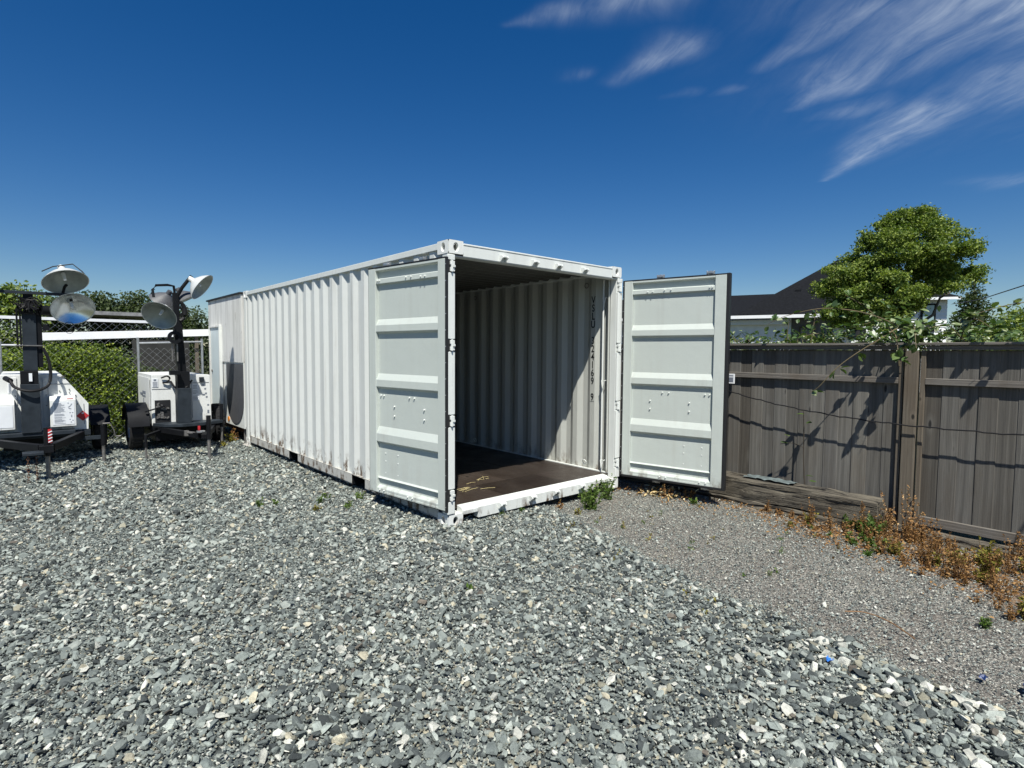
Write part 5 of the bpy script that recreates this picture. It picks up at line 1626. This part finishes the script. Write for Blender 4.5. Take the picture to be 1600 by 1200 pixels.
MB().box(-1.10, -.96, 6.12, 6.22, 1.20, 1.27).build('winch_box', M['black'], t2, bevel=.004)
lamp(t2, (-1.235, 6.05, 2.13), (-.45, -.62, -.60), .245, M['dullref'])
lamp(t2, (-.62, 6.08, 2.62), (.72, -.45, -.62), .235, M['dullref'])
lamp(t2, (-.80, 6.45, 2.42), (.45, -.1, -.85), .22, M['dullref'], shade=M['dark_grey'])
lamp(t2, (-1.05, 6.75, 2.40), (-.35, .5, -.8), .22, M['dullref'], shade=M['dark_grey'])

# ------------------------------------------------------------------ box trailer / shed behind the container
sh = thing('box_trailer', (1.2, 7.3, 0), 'weathered white box trailer standing close behind the container', 'box trailer')
SX = -.02
mb = MB(); mb.box(SX, .02, 6.14, 8.35, 1.385, 2.56); mb.build('upper_panel', M['shed_ply'], sh, bevel=.003)
MB().box(.0, .02, 7.30, 8.35, .27, 1.3845).build('lower_side_panel', M['shed_ply'], sh, bevel=.003)
MB().box(.0, .02, 6.14, 7.2995, .24, 1.3845).build('lower_side_panel', M['rail_white'], sh, bevel=.003)
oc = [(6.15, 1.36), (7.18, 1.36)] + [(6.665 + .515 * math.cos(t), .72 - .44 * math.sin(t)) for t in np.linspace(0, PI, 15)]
mb = MB(); mb.extrude([(-.012, y, z) for y, z in oc], (.0118, 0, 0)); mb.build('dark_round_ended_patch', M['dark_grey'], sh, bevel=.003)  # dark patch, flat on top and rounded below, set on the lower side
MB().box(.021, 2.4, 6.14, 6.16, .27, 2.56).build('front_panel', M['shed_ply'], sh)
MB().box(.021, 2.4, 8.32, 8.35, .27, 2.56).build('back_panel', M['shed_ply'], sh)
MB().box(2.38, 2.40, 6.161, 8.319, .27, 2.56).build('far_side_panel', M['shed_ply'], sh)
MB().box(SX - .03, 2.43, 6.12, 8.40, 2.5605, 2.592).build('roof', M['gasket'], sh, bevel=.01)
mb = MB(); mb.box(SX - .028, SX - .0005, 7.50, 8.08, .30, 2.03); dr = mb.build('side_door', M['bluepanel'], sh, bevel=.004)
mb = MB(); mb.cyl((SX - .045, 8.0, 1.2), (SX - .029, 8.0, 1.2), .025, n=10); mb.build('handle', M['dull'], dr)
MB().box(SX - .05, SX - .0005, 7.38, 7.43, .12, 2.07).build('door_post', M['rail_white'], sh, bevel=.003)
MB().box(SX - .05, SX - .0005, 8.10, 8.15, .12, 2.07).build('door_post', M['shed_ply'], sh, bevel=.003)
MB().box(SX - .05, SX - .0005, 7.4305, 8.0995, 2.032, 2.07).build('door_head', M['shed_ply'], sh, bevel=.003)
mb = MB(); mb.cyl((-.014, 7.10, .33), (-.001, 7.10, .33), .048, n=20); mb.build('orange_reflector', M['orange'], sh)
mb = MB(); mb.box(.14, 2.3, 6.2, 8.2, .10, .235); mb.build('rusty_chassis', M['rusty'], sh)
mb = MB(); mb.cyl((.05, 6.3, -.06), (.05, 6.3, .25), .02, n=8); mb.build('support_leg', M['dull'], sh)
weed_rust(-.12, 6.55, .22, 701, M['leaf_olive'], 'half dry weed under the rusty edge of the box trailer', None, 14, 'half_dry_weed', .3, .03)
weed_rust(-.35, 6.15, .14, 702, M['leaf_olive'], 'low weed by the right outrigger of the second light tower', None, 14, 'half_dry_weed', .4, .03)
weed_rust(-.02, 6.75, .26, 703, M['leaf_rust'], 'brown dead stalks beneath the box trailer', None, 12, 'dry_weed', .3, .03)

# kennel roof with white fascia, chain-link panels
kn = thing('wire_enclosure', (-2.2, 8.6, 0), 'chain link enclosure with a white fascia board behind the light towers', 'enclosure')
mb = MB(); mb.add([(-2.72, 8.16, 1.735), (-.04, 8.16, 1.88), (-.04, 8.20, 1.88), (-2.72, 8.20, 1.735), (-2.72, 8.16, 1.865), (-.04, 8.16, 2.01), (-.04, 8.20, 2.01), (-2.72, 8.20, 1.865)],
                  [(0, 3, 2, 1), (4, 5, 6, 7), (0, 1, 5, 4), (1, 2, 6, 5), (2, 3, 7, 6), (3, 0, 4, 7)])
mb.build('fascia_board', M['house_white'], kn, bevel=.003)
MB().box(-4.6, -.10, 11.0, 11.04, 2.20, 2.26).build('rear_fascia', M['house_white'], kn)
MB().box(-2.4, -.3, 11.2, 12.6, 2.36, 2.44).build('grey_roof', M['shedroof'], kn)
MB().box(-1.15, -.12, 9.6, 9.62, 0, 1.80).build('shade_back_boards', M['dark_inner'], kn)
MB().box(-4.8, -1.16, 9.9, 9.92, 0, 1.30).build('shade_back_boards', M['dark_inner'], kn)
for x in (-4.9, -3.12, -1.25, -.20): 
    mb = MB(); mb.cyl((x, 8.12, -.05), (x, 8.12, 1.72 if x < -2 else 1.82), .022, n=10); mb.build('steel_post', M['galv'], kn, smooth=True)
mb = MB(); mb.cyl((-4.9, 8.12, 1.66), (-2.7, 8.12, 1.66), .018, n=8); mb.build('top_rail', M['galv'], kn, smooth=True)
mb = MB(); mb.cyl((-1.25, 8.12, 1.72), (-.20, 8.12, 1.76), .018, n=8); mb.build('top_rail', M['galv'], kn, smooth=True)
MB().box(-.30, -.24, 8.20, 8.26, -.05, 1.86).build('timber_post', M['post_wood'], kn)


def chainlink(x0, x1, z0, z1, y, name, parent, pitch=.062, r=.0018):
    mb = MB(); n = int((x1 - x0) / pitch)
    k = int((z1 - z0) / pitch)
    for i in range(n + 1):
        x = x0 + i * pitch
        pts = [(min(x1, max(x0, x + (pitch / 2 if (i + j) % 2 else -pitch / 2))), y + (.004 if (i + j) % 2 else -.004), z0 + j * pitch) for j in range(k + 1)]
        mb.tube(pts, r, 3)
    return mb.build(name, M['galv'], parent, kind='stuff')


chainlink(-4.9, -.20, .02, 1.66, 8.10, 'wire_mesh', kn)
chainlink(-4.6, -.3, 1.72, 2.20, 10.96, 'upper_wire_mesh', kn, .075, .003)

# bush growing through the mesh
def bush(name, loc, lobes, n, lsz, mat, label, cat, seed, clump=10, cs=.07, shell=.45, group=None):
    t = thing(name, loc, label, cat, group); r = np.random.default_rng(seed)
    p, cr = crown_points(r, lobes, n, shell, clump, cs)
    p = p[p[:, 2] > -.02] if True else p
    cr = cr[:len(p)]
    mb = MB(); leaves_mesh(mb, p, lsz, r, rnd_f=cr, spread=.8, normal_bias=(-.15, -.35, .6), aspect=.62); mb.build('foliage', mat, t, local=True)
    mb = MB(); rr = random.Random(seed)
    for k in range(7): limb(mb, (rr.gauss(0, .1), rr.gauss(0, .05), -.05), (lobes[k % len(lobes)][0] * .8, lobes[k % len(lobes)][1], lobes[k % len(lobes)][2]), .02, .006, seed + k)
    mb.build('stems', M['bark'], t, local=True, kind='stuff')
    return t


bush('leafy_bush', (-2.0, 8.35, 0), [(0, 0, .75, .62, .30, .85), (.42, 0, .55, .34, .22, .6), (-.5, 0, .9, .55, .3, .75), (.1, .0, 1.35, .55, .28, .36), (.45, 0, 1.1, .28, .2, .4), (-.45, .05, 1.42, .45, .25, .26)],
     34000, .042, M['leaf_bush'], 'bright green bush filling the enclosure between the two light towers', 'bush', 41)
bush('leafy_bush', (-3.35, 8.45, 0), [(0, 0, .75, .75, .3, .85), (.3, 0, 1.25, .5, .28, .36), (-.5, 0, 1.0, .6, .3, .6), (-1.2, 0, .9, .6, .3, .8)],
     26000, .042, M['leaf_bush'], 'green bush behind the mast of the left light tower', 'bush', 42)
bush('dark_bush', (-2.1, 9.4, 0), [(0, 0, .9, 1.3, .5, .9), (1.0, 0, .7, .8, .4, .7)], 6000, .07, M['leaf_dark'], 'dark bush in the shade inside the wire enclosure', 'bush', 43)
# tree line behind, left
GT = 'trees and hedge behind the enclosure'
for i, (x, y, h, w, lb) in enumerate(((-4.6, 12.6, 3.5, 1.3, 'leafy hedge tree at the far left edge behind the left light tower'), (-3.2, 12.4, 3.12, 1.1, 'leafy hedge tree behind the lamps of the left light tower'),
                                      (-1.75, 12.9, 3.12, .95, 'leafy hedge tree behind the enclosure left of the second tower lamps'), (-.75, 13.2, 3.15, .85, 'leafy hedge tree just behind the lamps of the second light tower'),
                                      (.6, 13.8, 2.9, .9, 'leafy hedge tree hidden mostly behind the box trailer'))):
    bush('hedge_tree', (x, y, 0), [(0, 0, h - 1.0, w, .7, .8), (w * .4, 0, h - .6, w * .5, .5, .5), (-w * .4, 0, h - .7, w * .5, .5, .55), (0, 0, 1.2, w, .7, 1.1), (.1, 0, h - .42, .35, .35, .35)], 9000, .085, M['leaf_dark'] if i != 1 else M['leaf_tree'], lb, 'tree', 50 + i, 9, .1, .4, GT)

# ------------------------------------------------------------------ houses beyond the fence
e1 = Vector((.34, -.94, 0)); n1 = Vector((.94, .34, 0)); A0 = Vector((16.2, 5.88, 0))
hs = thing('bungalow', (16.2, 5.88, 0), 'white stucco bungalow with a dark hipped roof beyond the fence', 'house')
H = lambda a, b, z: A0 + e1 * a + n1 * b + Vector((0, 0, z))


def hbox(mb, a0, a1, b0, b1, z0, z1):
    vs_ = [H(a, b, z) for z in (z0, z1) for a, b in ((a0, b0), (a1, b0), (a1, b1), (a0, b1))]
    mb.add(vs_, [(0, 3, 2, 1), (4, 5, 6, 7), (0, 1, 5, 4), (1, 2, 6, 5), (2, 3, 7, 6), (3, 0, 4, 7)])


mb = MB(); hbox(mb, -9, 1.95, .5, 8, 0, 2.9); mb.build('wall', M['stucco'], hs)
mb = MB(); hbox(mb, 1.96, 3.15, 1.0, 8, 0, 2.9); mb.build('shaded_wall', M['house_shadow'], hs)
mb = MB()
mb.add([H(-9.3, 0, 2.93), H(3.4, 0, 2.96), H(3.4, 7, 2.96), H(-9.3, 7, 2.93), H(-9.3, 3.5, 3.98), H(2.6, 3.5, 3.98)], [(0, 1, 5, 4), (3, 4, 5, 2), (1, 2, 5), (0, 4, 3)])
mb.build('low_roof', M['asphalt_shingle'], hs)
mb = MB()
mb.add([H(.25, .15, 3.0), H(3.5, .15, 3.0), H(4.6, 9, 3.0), H(.25, 9, 3.0), H(3.35, 4, 5.25), H(3.6, 5, 5.25)], [(0, 1, 5, 4), (1, 2, 5), (2, 3, 4, 5), (3, 0, 4)])
mb.build('hipped_roof', M['asphalt_shingle'], hs)
mb = MB(); hbox(mb, -9.3, 3.4, -.03, 0, 2.82, 2.93); mb.build('gutter', M['house_white'], hs)
mb = MB(); hbox(mb, -9.0, 1.9, .30, .49, 2.62, 2.78); mb.build('pale_eaves_board', M['decal'], hs)  # pale board along the wall under the eaves
mb = MB(); hbox(mb, 2.0, 2.2, 1.6, 1.8, 3.75, 3.92); mb.build('roof_vent', M['black'], hs)
mb = MB(); hbox(mb, 2.2, 2.7, .94, .995, 1.7, 2.55); w_ = mb.build('window_frame', M['bark'], hs)
mb = MB(); hbox(mb, 2.25, 2.65, .92, .939, 1.75, 2.5); mb.build('pane', M['shedroof'], w_)

e2 = Vector((.5, -.866, 0)); n2 = Vector((.866, .5, 0)); A1 = Vector((23.4, 6.2, 0))
h2 = thing('two_storey_house', (26, 3, 0), 'white sided two storey house half hidden by the round tree', 'house')
H2 = lambda a, b, z: A1 + e2 * a + n2 * b + Vector((0, 0, z))


def h2box(mb, a0, a1, b0, b1, z0, z1):
    vs_ = [H2(a, b, z) for z in (z0, z1) for a, b in ((a0, b0), (a1, b0), (a1, b1), (a0, b1))]
    mb.add(vs_, [(0, 3, 2, 1), (4, 5, 6, 7), (0, 1, 5, 4), (1, 2, 6, 5), (2, 3, 7, 6), (3, 0, 4, 7)])


mb = MB(); h2box(mb, 1.2, 5.35, .05, 6, 0, 3.95); mb.build('wall', M['house_white'], h2)
k = 0
for z in np.arange(1.3, 3.8, .16):
    mb = MB(); vs_ = [H2(a, b, zz) for a in (1.19, 5.36) for b, zz in ((.049, z), (.02, z), (.045, z + .158), (.049, z + .158))]
    mb.add(vs_, [(0, 1, 2, 3), (7, 6, 5, 4), (0, 4, 5, 1), (1, 5, 6, 2), (2, 6, 7, 3), (3, 7, 4, 0)]); mb.build('siding_board', M['house_white'], h2)
for a0, a1, z0, z1 in ((4.42, 4.95, 2.55, 3.72), (3.1, 3.6, 2.5, 3.3), (1.75, 2.45, 2.3, 2.75)):
    mb = MB(); h2box(mb, a0, a1, -.03, .019, z0, z1); w_ = mb.build('window_frame', M['black'], h2)
    mb = MB(); h2box(mb, a0 + .07, a1 - .07, -.045, -.031, z0 + .38, z1 - .07); mb.build('pane', M['glass'], w_)
    mb = MB(); h2box(mb, a0 + .07, a1 - .07, -.045, -.031, z0 + .07, z0 + .31); mb.build('pane', M['gasket'], w_)
mb = MB(); mb.add([H2(.8, -.4, 3.95), H2(5.7, -.4, 3.95), H2(5.7, 6.5, 3.95), H2(.8, 6.5, 3.95), H2(2.6, 3, 5.2), H2(3.8, 3, 5.2)], [(0, 1, 5, 4), (1, 2, 5), (2, 3, 4, 5), (3, 0, 4)])
mb.build('roof', M['asphalt_shingle'], h2)
mb = MB(); h2box(mb, .8, 5.7, -.43, -.4, 3.85, 3.95); mb.build('gutter', M['house_white'], h2)

# overhead wire
mb = MB(); mb.tube([(17.2, -.3, 3.05), (13, -1.6, 2.82), (9.28, -2.72, 2.72), (6, -3.72, 2.76), (2, -5, 2.98)], .010, 5)
tag(mb.build('overhead_wire', M['cable'], None), 'thin overhead wire rising to the right above the fence', 'wire')
